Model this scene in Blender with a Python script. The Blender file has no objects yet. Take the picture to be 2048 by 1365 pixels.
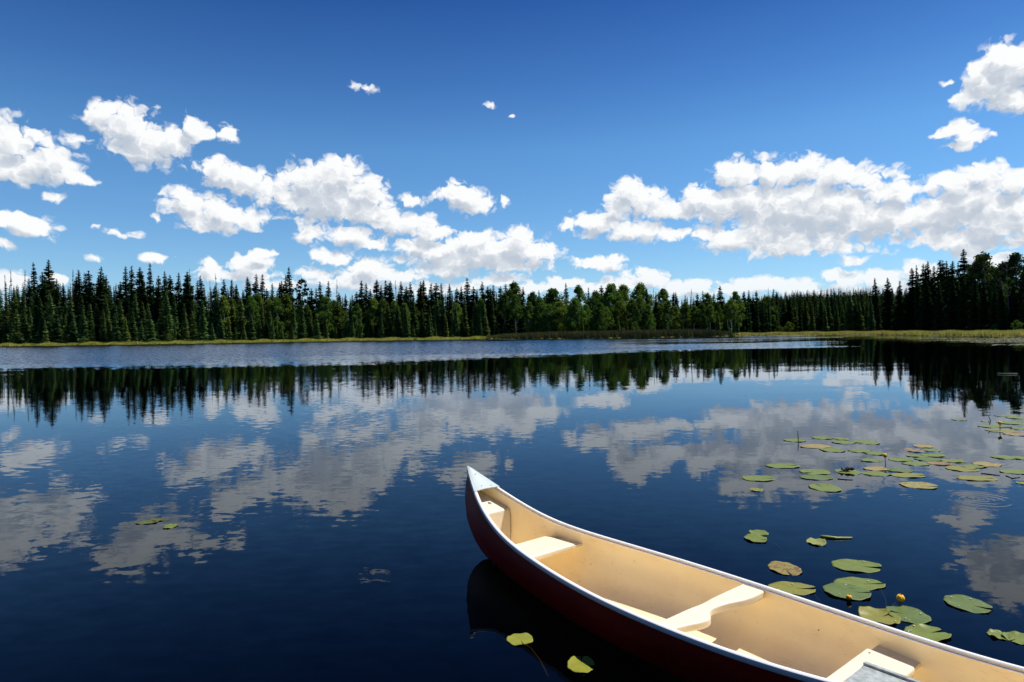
import bpy, bmesh, math, random
import numpy as np
from mathutils import Vector, Matrix

scene = bpy.context.scene
COL = scene.collection
R = math.radians

# ------------------------------------------------------------------ camera
PW, PH = 2048.0, 1365.0
FPX = 1310.0
CAM_H = 1.9243
PITCH = math.atan(16.5 / FPX)
ROLL = R(0.85)
cam_data = bpy.data.cameras.new('camera')
cam_data.sensor_width = 36.0
cam_data.lens = 36.0 * FPX / PW
cam_data.clip_start = 0.05
cam_data.clip_end = 12000.0
cam = bpy.data.objects.new('camera', cam_data)
COL.objects.link(cam)
cam.matrix_world = (Matrix.Translation((0, 0, CAM_H)) @ Matrix.Rotation(math.pi / 2 - PITCH, 4, 'X')
                    @ Matrix.Rotation(-ROLL, 4, 'Z'))
scene.camera = cam


def ray(px, py):
    """Direction through a pixel of the 2048 px photograph."""
    u2, v2 = px - PW / 2, PH / 2 - py
    c, s = math.cos(ROLL), math.sin(ROLL)
    u, v = u2 * c + v2 * s, -u2 * s + v2 * c
    return Vector((u, FPX * math.cos(PITCH) + v * math.sin(PITCH), v * math.cos(PITCH) - FPX * math.sin(PITCH)))


def on_plane(px, py, z=0.0):
    d = ray(px, py)
    t = (z - CAM_H) / d.z
    return Vector((d.x * t, d.y * t, z))


def horizon(px):
    return 666.0 - (px - 1024.0) * math.tan(ROLL)


def azel(px, py):
    d = ray(px, py).normalized()
    return math.degrees(math.atan2(d.x, d.y)), math.degrees(math.asin(d.z))


# ------------------------------------------------------------------ render, sun, sky
scene.render.engine = 'CYCLES'
scene.view_settings.view_transform = 'Standard'
scene.view_settings.look = 'None'
scene.view_settings.exposure = 0.25
scene.view_settings.gamma = 1.0
scene.cycles.max_bounces = 10
scene.cycles.diffuse_bounces = 5
scene.cycles.glossy_bounces = 4
scene.cycles.transparent_max_bounces = 12
scene.cycles.caustics_reflective = False
scene.cycles.caustics_refractive = False
scene.cycles.use_denoising = True

SUN_VEC = Vector((0.633, 0.22, 1.09)).normalized()
SUN_EL = math.asin(SUN_VEC.z)
SUN_AZ = math.atan2(SUN_VEC.x, SUN_VEC.y)
sun_data = bpy.data.lights.new('sun', 'SUN')
sun_data.energy = 5.0
sun_data.angle = R(0.53)
sun_data.color = (1.0, 0.945, 0.86)
sun = bpy.data.objects.new('sun', sun_data)
COL.objects.link(sun)
sun.location = (60, 20, 90)
sun.rotation_euler = SUN_VEC.to_track_quat('Z', 'Y').to_euler()


class NB:
    """Small helper that writes node expressions."""

    def __init__(self, tree):
        self.t = tree

    def n(self, typ, **kw):
        nd = self.t.nodes.new(typ)
        for k, v in kw.items():
            setattr(nd, k, v)
        return nd

    def put(self, sock, v):
        if isinstance(v, bpy.types.NodeSocket):
            self.t.links.new(v, sock)
        elif v is not None:
            if sock.type == 'RGBA' and len(v) == 3:
                v = (*v, 1.0)
            sock.default_value = v

    def m(self, op, a, b=None, c=None, clamp=False):
        nd = self.n('ShaderNodeMath', operation=op, use_clamp=clamp)
        for i, v in enumerate((a, b, c)):
            if v is not None:
                self.put(nd.inputs[i], v)
        return nd.outputs[0]

    def v(self, op, a, b=None, c=None, scale=None):
        nd = self.n('ShaderNodeVectorMath', operation=op)
        for i, x in enumerate((a, b, c)):
            if x is not None:
                self.put(nd.inputs[i], x)
        if scale is not None:
            self.put(nd.inputs['Scale'], scale)
        return nd.outputs['Value'] if op in ('DOT_PRODUCT', 'LENGTH', 'DISTANCE') else nd.outputs['Vector']

    def smooth(self, x, lo, hi, a=0.0, b=1.0):
        nd = self.n('ShaderNodeMapRange', interpolation_type='SMOOTHSTEP')
        self.put(nd.inputs['Value'], x)
        self.put(nd.inputs['From Min'], lo)
        self.put(nd.inputs['From Max'], hi)
        self.put(nd.inputs['To Min'], a)
        self.put(nd.inputs['To Max'], b)
        return nd.outputs['Result']

    def lin(self, x, lo, hi, a=0.0, b=1.0):
        nd = self.n('ShaderNodeMapRange')
        self.put(nd.inputs['Value'], x)
        self.put(nd.inputs['From Min'], lo)
        self.put(nd.inputs['From Max'], hi)
        self.put(nd.inputs['To Min'], a)
        self.put(nd.inputs['To Max'], b)
        return nd.outputs['Result']

    def mix(self, f, a, b, blend='MIX'):
        nd = self.n('ShaderNodeMix', data_type='RGBA', blend_type=blend)
        self.put(nd.inputs[0], f)
        self.put(nd.inputs[6], a)
        self.put(nd.inputs[7], b)
        return nd.outputs[2]

    def noise(self, vec, scale, detail=2.0, rough=0.5, dist=0.0, dim='3D', out='Fac', lac=2.0):
        nd = self.n('ShaderNodeTexNoise', noise_dimensions=dim)
        self.put(nd.inputs['Vector'], vec)
        nd.inputs['Scale'].default_value = scale
        nd.inputs['Detail'].default_value = detail
        nd.inputs['Roughness'].default_value = rough
        nd.inputs['Lacunarity'].default_value = lac
        nd.inputs['Distortion'].default_value = dist
        return nd.outputs[out]

    def xyz(self, vec):
        nd = self.n('ShaderNodeSeparateXYZ')
        self.put(nd.inputs[0], vec)
        return nd.outputs

    def comb(self, x, y, z=0.0):
        nd = self.n('ShaderNodeCombineXYZ')
        for i, v in enumerate((x, y, z)):
            self.put(nd.inputs[i], v)
        return nd.outputs[0]


# cumulus clouds: (x, y, half width, half height, thinness) in the photograph, turned into sky directions
CLOUDS = [
    (-40, 280, 110, 55), (30, 290, 80, 50), (85, 325, 75, 40), (145, 356, 48, 17), (20, 345, 90, 28),
    (145, 280, 28, 17, 0.42),
    (205, 232, 52, 28), (262, 255, 72, 45), (288, 292, 78, 42), (345, 285, 50, 34), (384, 254, 32, 25), (408, 270, 16, 12),
    (452, 268, 22, 20), (722, 175, 29, 11, 0.62), (980, 210, 26, 8, 0.62), (1020, 233, 8, 4, 0.62), (98, 389, 24, 10, 0.42), (42, 370, 12, 8, 0.42),
    (22, 440, 42, 20), (72, 458, 45, 22), (105, 476, 25, 10, 0.42), (14, 491, 24, 9), (240, 467, 42, 8, 0.42), (192, 457, 12, 6, 0.42),
    (312, 434, 16, 9), (375, 405, 50, 32), (430, 424, 72, 36), (490, 440, 56, 22), (425, 452, 55, 15),
    (440, 345, 45, 28), (490, 364, 60, 29), (560, 385, 62, 28), (640, 366, 75, 46), (680, 355, 58, 42), (722, 388, 54, 44),
    (640, 412, 85, 34), (710, 425, 85, 25), (762, 420, 48, 20), (822, 402, 42, 12, 0.42), (842, 440, 38, 24, 0.42), (800, 448, 60, 22),
    (905, 388, 36, 24), (935, 400, 48, 26), (966, 412, 26, 13), (1013, 408, 8, 11, 0.42),
    (620, 470, 36, 20), (702, 470, 56, 22), (742, 485, 42, 18), (865, 468, 55, 18), (835, 490, 50, 16),
    (872, 500, 62, 30), (955, 487, 72, 28), (1028, 488, 68, 32), (1075, 507, 42, 26), (945, 518, 130, 26), (900, 537, 62, 20),
    (1030, 531, 60, 14), (668, 514, 46, 17), (742, 540, 52, 20), (640, 545, 40, 12), (802, 553, 60, 20), (705, 562, 95, 24),
    (312, 518, 30, 12), (192, 517, 18, 8, 0.42), (430, 540, 45, 20), (502, 534, 46, 26), (522, 510, 34, 9), (475, 550, 90, 14),
    (626, 546, 20, 12), (12, 562, 56, 24), (112, 562, 24, 15), (560, 572, 60, 14),
    (1000, 562, 60, 18), (1062, 577, 60, 20), (1135, 570, 45, 20), (1205, 577, 60, 14), (1290, 560, 66, 26), (1232, 563, 36, 18),
    (1385, 575, 85, 20), (1470, 580, 75, 18), (1510, 570, 55, 20), (1592, 575, 72, 20), (1688, 560, 52, 20), (1762, 555, 52, 20),
    (1680, 582, 120, 14), (1795, 575, 70, 20), (880, 577, 110, 16), (1200, 528, 52, 14), (1232, 520, 24, 11), (1160, 521, 14, 6, 0.42),
    (1700, 521, 30, 10), (1838, 545, 50, 24), (1742, 545, 15, 8, 0.42), (1930, 500, 46, 18), (1990, 520, 60, 16),
    (1138, 450, 22, 14), (1200, 446, 55, 27), (1272, 462, 72, 24), (1342, 468, 44, 15), (1256, 375, 32, 26), (1275, 402, 50, 32),
    (1330, 418, 62, 25), (1238, 415, 30, 13), (1402, 402, 52, 28), (1475, 348, 55, 35), (1535, 345, 52, 32), (1605, 343, 72, 32),
    (1682, 352, 62, 28), (1742, 362, 60, 28), (1792, 380, 55, 28), (1455, 415, 80, 38), (1555, 418, 105, 48), (1665, 430, 115, 52),
    (1765, 435, 105, 48), (1482, 480, 92, 28), (1562, 485, 92, 31), (1642, 490, 95, 22), (1412, 470, 26, 16),
    (1905, 366, 62, 26), (1960, 350, 60, 28), (2025, 368, 62, 34), (1945, 400, 105, 38), (1885, 430, 105, 44), (1985, 450, 105, 42),
    (2060, 430, 65, 58), (1905, 476, 95, 20), (2005, 488, 75, 14),
    (1620, 418, 235, 62), (1480, 405, 130, 44), (1760, 440, 180, 52), (1950, 415, 150, 62), (650, 392, 110, 50), (965, 508, 150, 40), (2015, 155, 72, 58),
    (2012, 115, 46, 36), (2068, 130, 60, 52), (1975, 150, 46, 34), (1962, 190, 50, 26), (2025, 190, 62, 36), (1922, 196, 20, 11),
    (1890, 168, 15, 6, 0.62), (1915, 262, 36, 20), (1932, 277, 38, 20), (1880, 270, 22, 8), (1920, 292, 32, 11), (1980, 268, 14, 6, 0.42),
]


def cloud_cell(blobs, b, uv):
    """Cloud body and density at uv from the clouds that reach this patch of sky."""
    w1 = b.v('SUBTRACT', b.noise(uv, 0.42, 1.0, 0.5, dim='2D', out='Color'), (0.5, 0.5, 0.5))
    w2 = b.v('SUBTRACT', b.noise(uv, 1.3, 1.0, 0.55, dim='2D', out='Color'), (0.5, 0.5, 0.5))
    p = b.v('MULTIPLY_ADD', w1, (1.2, 0.7, 0.0), uv)
    p = b.v('MULTIPLY_ADD', w2, (0.55, 0.45, 0.0), p)
    acc = None
    for (a0, e0, ra, re, thin) in blobs:
        q = b.v('MULTIPLY_ADD', p, (1 / ra, 1 / re, 0.0), (-a0 / ra, -e0 / re, 0.0))
        dd = b.v('DOT_PRODUCT', q, q)
        if thin:
            dd = b.m('MULTIPLY_ADD', dd, 1.0 - 0.6 * thin, thin)      # a wisp, never dense
        acc = dd if acc is None else b.m('SMOOTH_MIN', acc, dd, 0.3)
    body = b.m('SUBTRACT', 1.10, b.m('SQRT', b.m('MAXIMUM', acc, 0.0)))
    body = b.m('MAXIMUM', body, -1.5)
    pv = b.v('MULTIPLY', p, (1.0, 1.3, 1.0))
    fb = b.noise(pv, 0.62, 5.0, 0.42, dim='2D')
    # rounded heads: cells that bulge outwards, on three scales
    vo = b.n('ShaderNodeTexVoronoi', voronoi_dimensions='2D', feature='F1')
    b.put(vo.inputs['Vector'], b.v('MULTIPLY_ADD', w2, (0.5, 0.5, 0.0), pv))
    vo.inputs['Scale'].default_value = 0.85
    vo.inputs['Detail'].default_value = 2.0
    vo.inputs['Roughness'].default_value = 0.46
    vo.inputs['Lacunarity'].default_value = 2.3
    dist = vo.outputs['Distance']
    puff = b.m('SUBTRACT', 0.30, b.m('MULTIPLY', dist, dist))
    dens = b.m('MULTIPLY_ADD', b.m('SUBTRACT', fb, 0.49), 0.95, body)
    return b.m('MULTIPLY_ADD', puff, 0.42, dens)


def build_sky():
    w = bpy.data.worlds.new('World')
    scene.world = w
    w.use_nodes = True
    w.cycles.sampling_method = 'MANUAL'
    w.cycles.sample_map_resolution = 512
    t = w.node_tree
    t.nodes.clear()
    b = NB(t)
    out = b.n('ShaderNodeOutputWorld')
    tc = b.n('ShaderNodeTexCoord')
    d = b.v('NORMALIZE', tc.outputs['Generated'])
    x, y, z = b.xyz(d)
    az = b.m('MULTIPLY', b.m('ARCTAN2', x, y), 57.29578)
    el = b.m('MULTIPLY', b.m('ARCSINE', z), 57.29578)
    uv = b.comb(az, el)
    sky = b.n('ShaderNodeTexSky', sky_type='NISHITA')
    sky.sun_disc = False
    sky.sun_elevation = SUN_EL
    sky.sun_rotation = SUN_AZ
    sky.altitude = 900.0
    sky.air_density = 1.0
    sky.dust_density = 0.4
    sky.ozone_density = 2.0
    rp = b.n('ShaderNodeValToRGB')
    b.put(rp.inputs[0], b.lin(el, 0.0, 60.0))
    els = rp.color_ramp.elements
    while len(els) < len(SKY_TINT):
        els.new(0.5)
    for e, (ev, c) in zip(els, SKY_TINT):
        e.position = ev / 60.0
        e.color = (*c, 1.0)
    scol = b.v('SCALE', b.mix(1.0, sky.outputs[0], rp.outputs[0], 'MULTIPLY'), scale=2.0)

    def background(col):
        bg = b.n('ShaderNodeBackground')
        b.put(bg.inputs['Color'], col)
        bg.inputs['Strength'].default_value = 0.084
        return bg.outputs[0]

    def cloudy(blobs):
        """One patch of sky with its clouds: a group of its own that gives a background."""
        g = bpy.data.node_groups.new('cloud_patch', 'ShaderNodeTree')
        g.interface.new_socket('Direction', in_out='INPUT', socket_type='NodeSocketVector')
        g.interface.new_socket('Sky', in_out='INPUT', socket_type='NodeSocketColor')
        g.interface.new_socket('Background', in_out='OUTPUT', socket_type='NodeSocketShader')
        c = NB(g)
        gi, go = c.n('NodeGroupInput'), c.n('NodeGroupOutput')
        d0 = cloud_cell(blobs, c, gi.outputs[0])
        d1 = cloud_cell(blobs, c, c.v('ADD', gi.outputs[0], (0.42, 1.02, 0.0)))
        alpha = c.smooth(d0, -0.09, 0.40)
        # what stands between this part of the cloud and the sun
        occ = c.m('ADD', c.smooth(d1, 0.0, 0.95, 0.03, 0.80), c.lin(c.m('SUBTRACT', d1, d0), -0.7, 0.7, -0.15, 0.15))
        occ = c.m('MAXIMUM', c.m('MINIMUM', occ, 1.0), 0.0)
        ccol = c.mix(occ, (9.8, 9.9, 9.95), (4.9, 5.6, 6.6))
        # far clouds low over the horizon are veiled by the air in front of them
        ccol = c.mix(c.smooth(c.xyz(gi.outputs[0])[1], 0.0, 6.5, 0.34, 0.0), ccol, gi.outputs[1])
        bg = c.n('ShaderNodeBackground')
        c.put(bg.inputs['Color'], c.mix(alpha, gi.outputs[1], ccol))
        bg.inputs['Strength'].default_value = 0.084
        g.links.new(bg.outputs[0], go.inputs[0])
        return g

    def patch(g):
        nd = b.n('ShaderNodeGroup')
        nd.node_tree = g
        b.put(nd.inputs[0], uv)
        b.put(nd.inputs[1], scol)
        return nd.outputs[0]

    blobs = []
    for (cx, cy, rx, ry, *thin) in CLOUDS:
        a0, e0 = azel(cx, cy)
        a1, _ = azel(cx + rx, cy)
        _, e1 = azel(cx, cy - ry)
        blobs.append((a0, e0, max(abs(a1 - a0), 0.05) * 1.06, max(abs(e1 - e0), 0.05) * (1.10 if cy < 552 else 0.92), thin[0] if thin else 0.0))

    def cell(a_lo, a_hi, e_lo, e_hi, depth):
        """Splits the sky until each patch is reached by few clouds, so that a ray works out only those."""
        near = []
        for bl in blobs:
            ra, re = bl[2] * 1.5 + 1.7, bl[3] * 1.5 + 1.5
            if a_lo - ra < bl[0] < a_hi + ra and e_lo - re < bl[1] < e_hi + re:
                near.append(bl)
        if not near:
            return background(scol)
        if len(near) <= 14 or depth >= 6 or max(a_hi - a_lo, e_hi - e_lo) < 6.0:
            return patch(cloudy(near))
        ms = b.n('ShaderNodeMixShader')
        if (a_hi - a_lo) > 1.2 * (e_hi - e_lo):
            mid = 0.5 * (a_lo + a_hi)
            b.put(ms.inputs[0], b.m('GREATER_THAN', az, mid))
            lo, hi = cell(a_lo, mid, e_lo, e_hi, depth + 1), cell(mid, a_hi, e_lo, e_hi, depth + 1)
        else:
            mid = 0.5 * (e_lo + e_hi)
            b.put(ms.inputs[0], b.m('GREATER_THAN', el, mid))
            lo, hi = cell(a_lo, a_hi, e_lo, mid, depth + 1), cell(a_lo, a_hi, mid, e_hi, depth + 1)
        b.put(ms.inputs[1], lo)
        b.put(ms.inputs[2], hi)
        return ms.outputs[0]
    inside = b.m('MULTIPLY', b.m('LESS_THAN', b.m('ABSOLUTE', b.m('SUBTRACT', el, 14.0)), 14.3),
                 b.m('LESS_THAN', b.m('ABSOLUTE', az), 48.0))
    ms = b.n('ShaderNodeMixShader')
    b.put(ms.inputs[0], inside)
    b.put(ms.inputs[1], background(scol))
    b.put(ms.inputs[2], cell(-48.0, 48.0, -0.3, 28.3, 0))
    t.links.new(ms.outputs[0], out.inputs[0])


# how the clear sky of the day differs from the model, by elevation (halved; doubled again in the shader)
SKY_TINT = [(0.0, (.38, .55, .86)), (2.7, (.40, .515, .645)), (5.4, (.37, .525, .635)), (9.0, (.335, .515, .645)),
            (15.4, (.285, .50, .65)), (20.5, (.185, .37, .57)), (26.6, (.098, .242, .465)), (45.0, (.08, .20, .45))]
build_sky()

# ------------------------------------------------------------------ helpers
def tag(o, label=None, cat=None, group=None, kind=None):
    for k, v in (('label', label), ('category', cat), ('group', group), ('kind', kind)):
        if v:
            o[k] = v
    return o


def link(name, me, parent=None, mat=None, smooth=False):
    o = bpy.data.objects.new(name, me)
    COL.objects.link(o)
    if parent is not None:
        o.parent = parent
    if mat is not None:
        me.materials.append(mat)
    if smooth:
        me.polygons.foreach_set('use_smooth', [True] * len(me.polygons))
    return o


def empty(name, loc=(0, 0, 0), rz=0.0):
    o = bpy.data.objects.new(name, None)
    o.empty_display_size = 0.1
    COL.objects.link(o)
    o.location = loc
    o.rotation_euler = (0, 0, rz)
    return o


def pymesh(name, verts, faces):
    me = bpy.data.meshes.new(name)
    me.from_pydata([tuple(v) for v in verts], [], [tuple(f) for f in faces])
    me.update()
    return me


def trimesh(name, tris):
    """Mesh from an (n, 3, 3) array of loose triangles."""
    tris = np.asarray(tris, dtype=np.float32)
    n = len(tris)
    me = bpy.data.meshes.new(name)
    me.vertices.add(3 * n)
    me.vertices.foreach_set('co', tris.reshape(-1))
    me.loops.add(3 * n)
    me.loops.foreach_set('vertex_index', np.arange(3 * n, dtype=np.int32))
    me.polygons.add(n)
    me.polygons.foreach_set('loop_start', np.arange(0, 3 * n, 3, dtype=np.int32))
    me.polygons.foreach_set('loop_total', np.full(n, 3, dtype=np.int32))
    me.update(calc_edges=True)
    return me


def tube(pts, radii, seg=8, caps=True):
    """Vertices and faces of a tube through pts."""
    V, F = [], []
    pts = [Vector(p) for p in pts]
    for i, p in enumerate(pts):
        t = (pts[min(i + 1, len(pts) - 1)] - pts[max(i - 1, 0)]).normalized()
        a = t.orthogonal().normalized() if i == 0 else (a - t * a.dot(t)).normalized()
        b2 = t.cross(a)
        for k in range(seg):
            th = 2 * math.pi * k / seg
            V.append(p + (a * math.cos(th) + b2 * math.sin(th)) * radii[i])
    for i in range(len(pts) - 1):
        for k in range(seg):
            k2 = (k + 1) % seg
            F.append((i * seg + k, i * seg + k2, (i + 1) * seg + k2, (i + 1) * seg + k))
    if caps:
        F.append(tuple(range(seg))[::-1])
        F.append(tuple(range((len(pts) - 1) * seg, len(pts) * seg)))
    return V, F


def merge(*parts):
    V, F = [], []
    for v, f in parts:
        o = len(V)
        V += list(v)
        F += [tuple(i + o for i in q) for q in f]
    return V, F


def material(name):
    mt = bpy.data.materials.new(name)
    mt.use_nodes = True
    t = mt.node_tree
    t.nodes.clear()
    b = NB(t)
    out = b.n('ShaderNodeOutputMaterial')
    return mt, b, out


def principled(b, col, rough=0.5, spec=0.5, metal=0.0, normal=None):
    p = b.n('ShaderNodeBsdfPrincipled')
    b.put(p.inputs['Base Color'], col)
    b.put(p.inputs['Roughness'], rough)
    b.put(p.inputs['Metallic'], metal)
    b.put(p.inputs['Specular IOR Level'], spec)
    if normal is not None:
        b.put(p.inputs['Normal'], normal)
    return p.outputs[0]


def bump(b, h, strength, dist=0.01):
    n = b.n('ShaderNodeBump')
    n.inputs['Strength'].default_value = strength
    n.inputs['Distance'].default_value = dist
    b.put(n.inputs['Height'], h)
    return n.outputs[0]


def foliage_mat(name, col, var=0.5, trans=0.3, yellow=None):
    """Leaves or needles: hue and value vary from clump to clump and from tree to tree."""
    mt, b, out = material(name)
    geo = b.n('ShaderNodeNewGeometry')
    oi = b.n('ShaderNodeObjectInfo')
    nz = b.noise(geo.outputs['Position'], 0.9, 2.0)
    v = b.m('MULTIPLY_ADD', b.m('SUBTRACT', nz, 0.5), var * 2.2, 1.0)
    v = b.m('MULTIPLY', v, b.m('MULTIPLY_ADD', oi.outputs['Random'], var * 0.9, 1.0 - var * 0.45))
    base = b.mix(b.smooth(b.m('FRACT', b.m('MULTIPLY', oi.outputs['Random'], 7.31)), 0.3, 1.0), col, yellow or col)
    c = b.v('SCALE', base, scale=v)
    df = b.n('ShaderNodeBsdfDiffuse')
    b.put(df.inputs['Color'], c)
    tr = b.n('ShaderNodeBsdfTranslucent')
    b.put(tr.inputs['Color'], b.v('MULTIPLY', c, (1.3, 1.4, 0.7)))
    mx = b.n('ShaderNodeMixShader')
    mx.inputs[0].default_value = trans
    b.t.links.new(df.outputs[0], mx.inputs[1])
    b.t.links.new(tr.outputs[0], mx.inputs[2])
    b.t.links.new(mx.outputs[0], out.inputs[0])
    return mt


def simple_mat(name, col, rough=0.6, spec=0.4, metal=0.0, noise_scale=0.0, var=0.3):
    mt, b, out = material(name)
    c = col
    if noise_scale:
        tc = b.n('ShaderNodeTexCoord')
        nz = b.noise(tc.outputs['Object'], noise_scale, 5.0, 0.6)
        c = b.v('SCALE', (*col,), scale=b.m('MULTIPLY_ADD', b.m('SUBTRACT', nz, 0.5), 2 * var, 1.0))
    b.t.links.new(principled(b, c, rough, spec, metal), out.inputs[0])
    return mt


def spline(xs, ys):
    """Natural cubic spline through the given knots."""
    xs, ys = np.array(xs, float), np.array(ys, float)
    n = len(xs)
    h = np.diff(xs)
    A, r = np.zeros((n, n)), np.zeros(n)
    A[0, 0] = A[-1, -1] = 1
    for i in range(1, n - 1):
        A[i, i - 1], A[i, i], A[i, i + 1] = h[i - 1], 2 * (h[i - 1] + h[i]), h[i]
        r[i] = 6 * ((ys[i + 1] - ys[i]) / h[i] - (ys[i] - ys[i - 1]) / h[i - 1])
    M = np.linalg.solve(A, r)

    def f(x):
        i = int(np.clip(np.searchsorted(xs, x) - 1, 0, n - 2))
        t, H = x - xs[i], h[i]
        return float(ys[i] + t * ((ys[i + 1] - ys[i]) / H - H * (2 * M[i] + M[i + 1]) / 6) + t * t * M[i] / 2
                     + t ** 3 * (M[i + 1] - M[i]) / (6 * H))
    return f


# ------------------------------------------------------------------ the canoe's lines
LOA = 5.039
BOW = Vector((-0.4003, 5.7763, 0.0))
HEAD = 0.6832
AX = Vector((math.sin(HEAD), -math.cos(HEAD), 0))       # from bow to stern
AN = Vector((math.cos(HEAD), math.sin(HEAD), 0))        # towards the far side
KN = [0, .06, .14, .25, .38, .5, .65, .8, .92, 1.0]
half_beam = spline(KN, [0.0, 0.1311, 0.2499, 0.3622, 0.4484, 0.4605, 0.391, 0.2526, 0.1384, 0.0])
sheer = spline(KN, [0.7285, 0.5649, 0.4135, 0.3389, 0.3103, 0.3025, 0.3185, 0.3953, 0.5488, 0.7344])
keel = spline([0, .05, .12, .25, .5, .75, .88, .95, 1], [-.03, -.045, -.055, -.06, -.062, -.06, -.055, -.045, -.03])
STEM_T = [0, .2, .38, .6, .8, .92, 1.0]
STEM_S = [0, -.045, -.062, -.035, .07, .19, .36]


def stem(t):
    return float(np.interp(t, STEM_T, STEM_S))


def hull_pt(a, phi, inset=0.0, side=1.0):
    """Point of the hull in the canoe's own frame: x along the keel from the bow, y to the far side, z up."""
    nn = 2.0 + 1.3 * min(1.0, max(0.0, (0.5 - abs(a - 0.5)) / 0.32))
    tau = math.sin(phi) ** (2 / nn)
    lat = math.cos(phi) ** (2 / nn) if phi < math.pi / 2 - 1e-6 else 0.0
    w = max(half_beam(a) - inset, 0.0015)
    zs, zk = sheer(a), keel(a) + inset
    b = stem(tau)
    lo, hi = b + inset, LOA - b - inset
    flare = 1.0 + 0.035 * math.sin(math.pi * min(tau / 0.6, 1.0)) * min(1, 4 * min(a, 1 - a))
    return Vector((lo + a * (hi - lo), side * w * lat * flare, zs + (zk - zs) * tau))


def a_range(n):
    return [0.5 - 0.5 * math.cos(math.pi * i / n) for i in range(n + 1)]


def waterline(inset=0.006):
    pts = []
    for side in (1, -1):
        row = []
        for a in a_range(60):
            zs, zk = sheer(a), keel(a)
            tau = zs / (zs - zk)
            nn = 2.0 + 1.3 * min(1.0, max(0.0, (0.5 - abs(a - 0.5)) / 0.32))
            phi = math.asin(min(1.0, tau ** (nn / 2)))
            p = hull_pt(a, phi, inset, side)
            row.append((p.x, p.y if abs(p.y) > 0.002 else side * 0.002))
        pts += row if side == 1 else row[::-1]
    return [BOW + AX * x + AN * y for x, y in pts]


# ------------------------------------------------------------------ shore and ground
SHORE_PX = [(0, 693.3), (350, 688.3), (700, 682.2), (980, 678.8), (1200, 677.2), (1470, 673.0), (1700, 669.6), (1800, 671.0),
            (1900, 673.3), (2048, 676.5)]
_sa, _sr = [-180, -135, -110, -90, -75, -50], [7, 9, 25, 90, 165, 200]  # close bank behind the camera, added to carry the unseen trees
for _px, _py in SHORE_PX:
    _p = on_plane(_px, _py)
    _sa.append(math.degrees(math.atan2(_p.x, _p.y)))
    _sr.append(math.hypot(_p.x, _p.y))
_sa += [50, 75, 95, 115, 140, 180]
_sr += [92, 85, 50, 20, 9, 7]


def shore(az):
    base = float(np.interp(az, _sa, _sr))
    return base * (1 + 0.008 * math.sin(az * 2.9) + 0.006 * math.sin(az * 7.3 + 1) + 0.004 * math.sin(az * 17.0))


def ground_z(az, extra):
    z = float(np.interp(extra, [-4, -0.6, 0.0, 1.2, 20, 60, 150, 400, 1500, 8000],
                        [-0.9, -0.12, 0.06, 0.20, 0.30, 0.40, 2.0, 5.0, 10.0, 10.0]))
    hill = math.exp(-((az - 26.0) / 9.5) ** 2) * float(np.interp(extra, [90, 220, 480, 900, 1600], [0, 7, 20, 21, 10]))
    return z + hill


def az_of(px):
    d = ray(px, horizon(px))
    return math.degrees(math.atan2(d.x, d.y))


def polar(az, r, z=0.0):
    return Vector((r * math.sin(R(az)), r * math.cos(R(az)), z))


def build_ground():
    azs = [-180 + 360 * i / 900 for i in range(901)]
    ex = [-4, -2, -0.6, -0.2, 0.0, 0.5, 1.2, 3, 6, 10, 16, 24, 36, 60, 90, 130, 180, 260, 360, 480, 650, 900, 1300, 2200, 4500]
    V, F = [], []
    for az in azs:
        s = shore(az)
        for e in ex:
            V.append(polar(az, s + e, ground_z(az, e)))
    m = len(ex)
    for i in range(len(azs) - 1):
        for j in range(m - 1):
            F.append((i * m + j, i * m + j + 1, (i + 1) * m + j + 1, (i + 1) * m + j))
    mt, b, out = material('meadow_soil')
    geo = b.n('ShaderNodeNewGeometry')
    nz = b.noise(geo.outputs['Position'], 0.15, 6.0, 0.6)
    c = b.mix(b.smooth(nz, 0.35, 0.65), (0.10, 0.085, 0.03), (0.13, 0.12, 0.035))
    _, _, gz = b.xyz(geo.outputs['Position'])
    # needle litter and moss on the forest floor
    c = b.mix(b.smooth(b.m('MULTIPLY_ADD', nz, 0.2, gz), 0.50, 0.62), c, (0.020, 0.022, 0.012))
    b.t.links.new(principled(b, c, 0.95, 0.1), out.inputs[0])
    o = link('ground', pymesh('ground', V, F), None, mt, True)
    tag(o, kind='structure')
    # lake bed, far below the clear brown water
    mt, b, out = material('lake_mud')
    b.t.links.new(principled(b, (0.0015, 0.002, 0.0022), 1.0, 0.0), out.inputs[0])
    o = link('lake_bed', pymesh('lake_bed', [(-4000, -4000, -4), (4000, -4000, -4), (4000, 4000, -4), (-4000, 4000, -4)],
                                [(0, 1, 2, 3)]), None, mt)
    tag(o, kind='structure')


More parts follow.
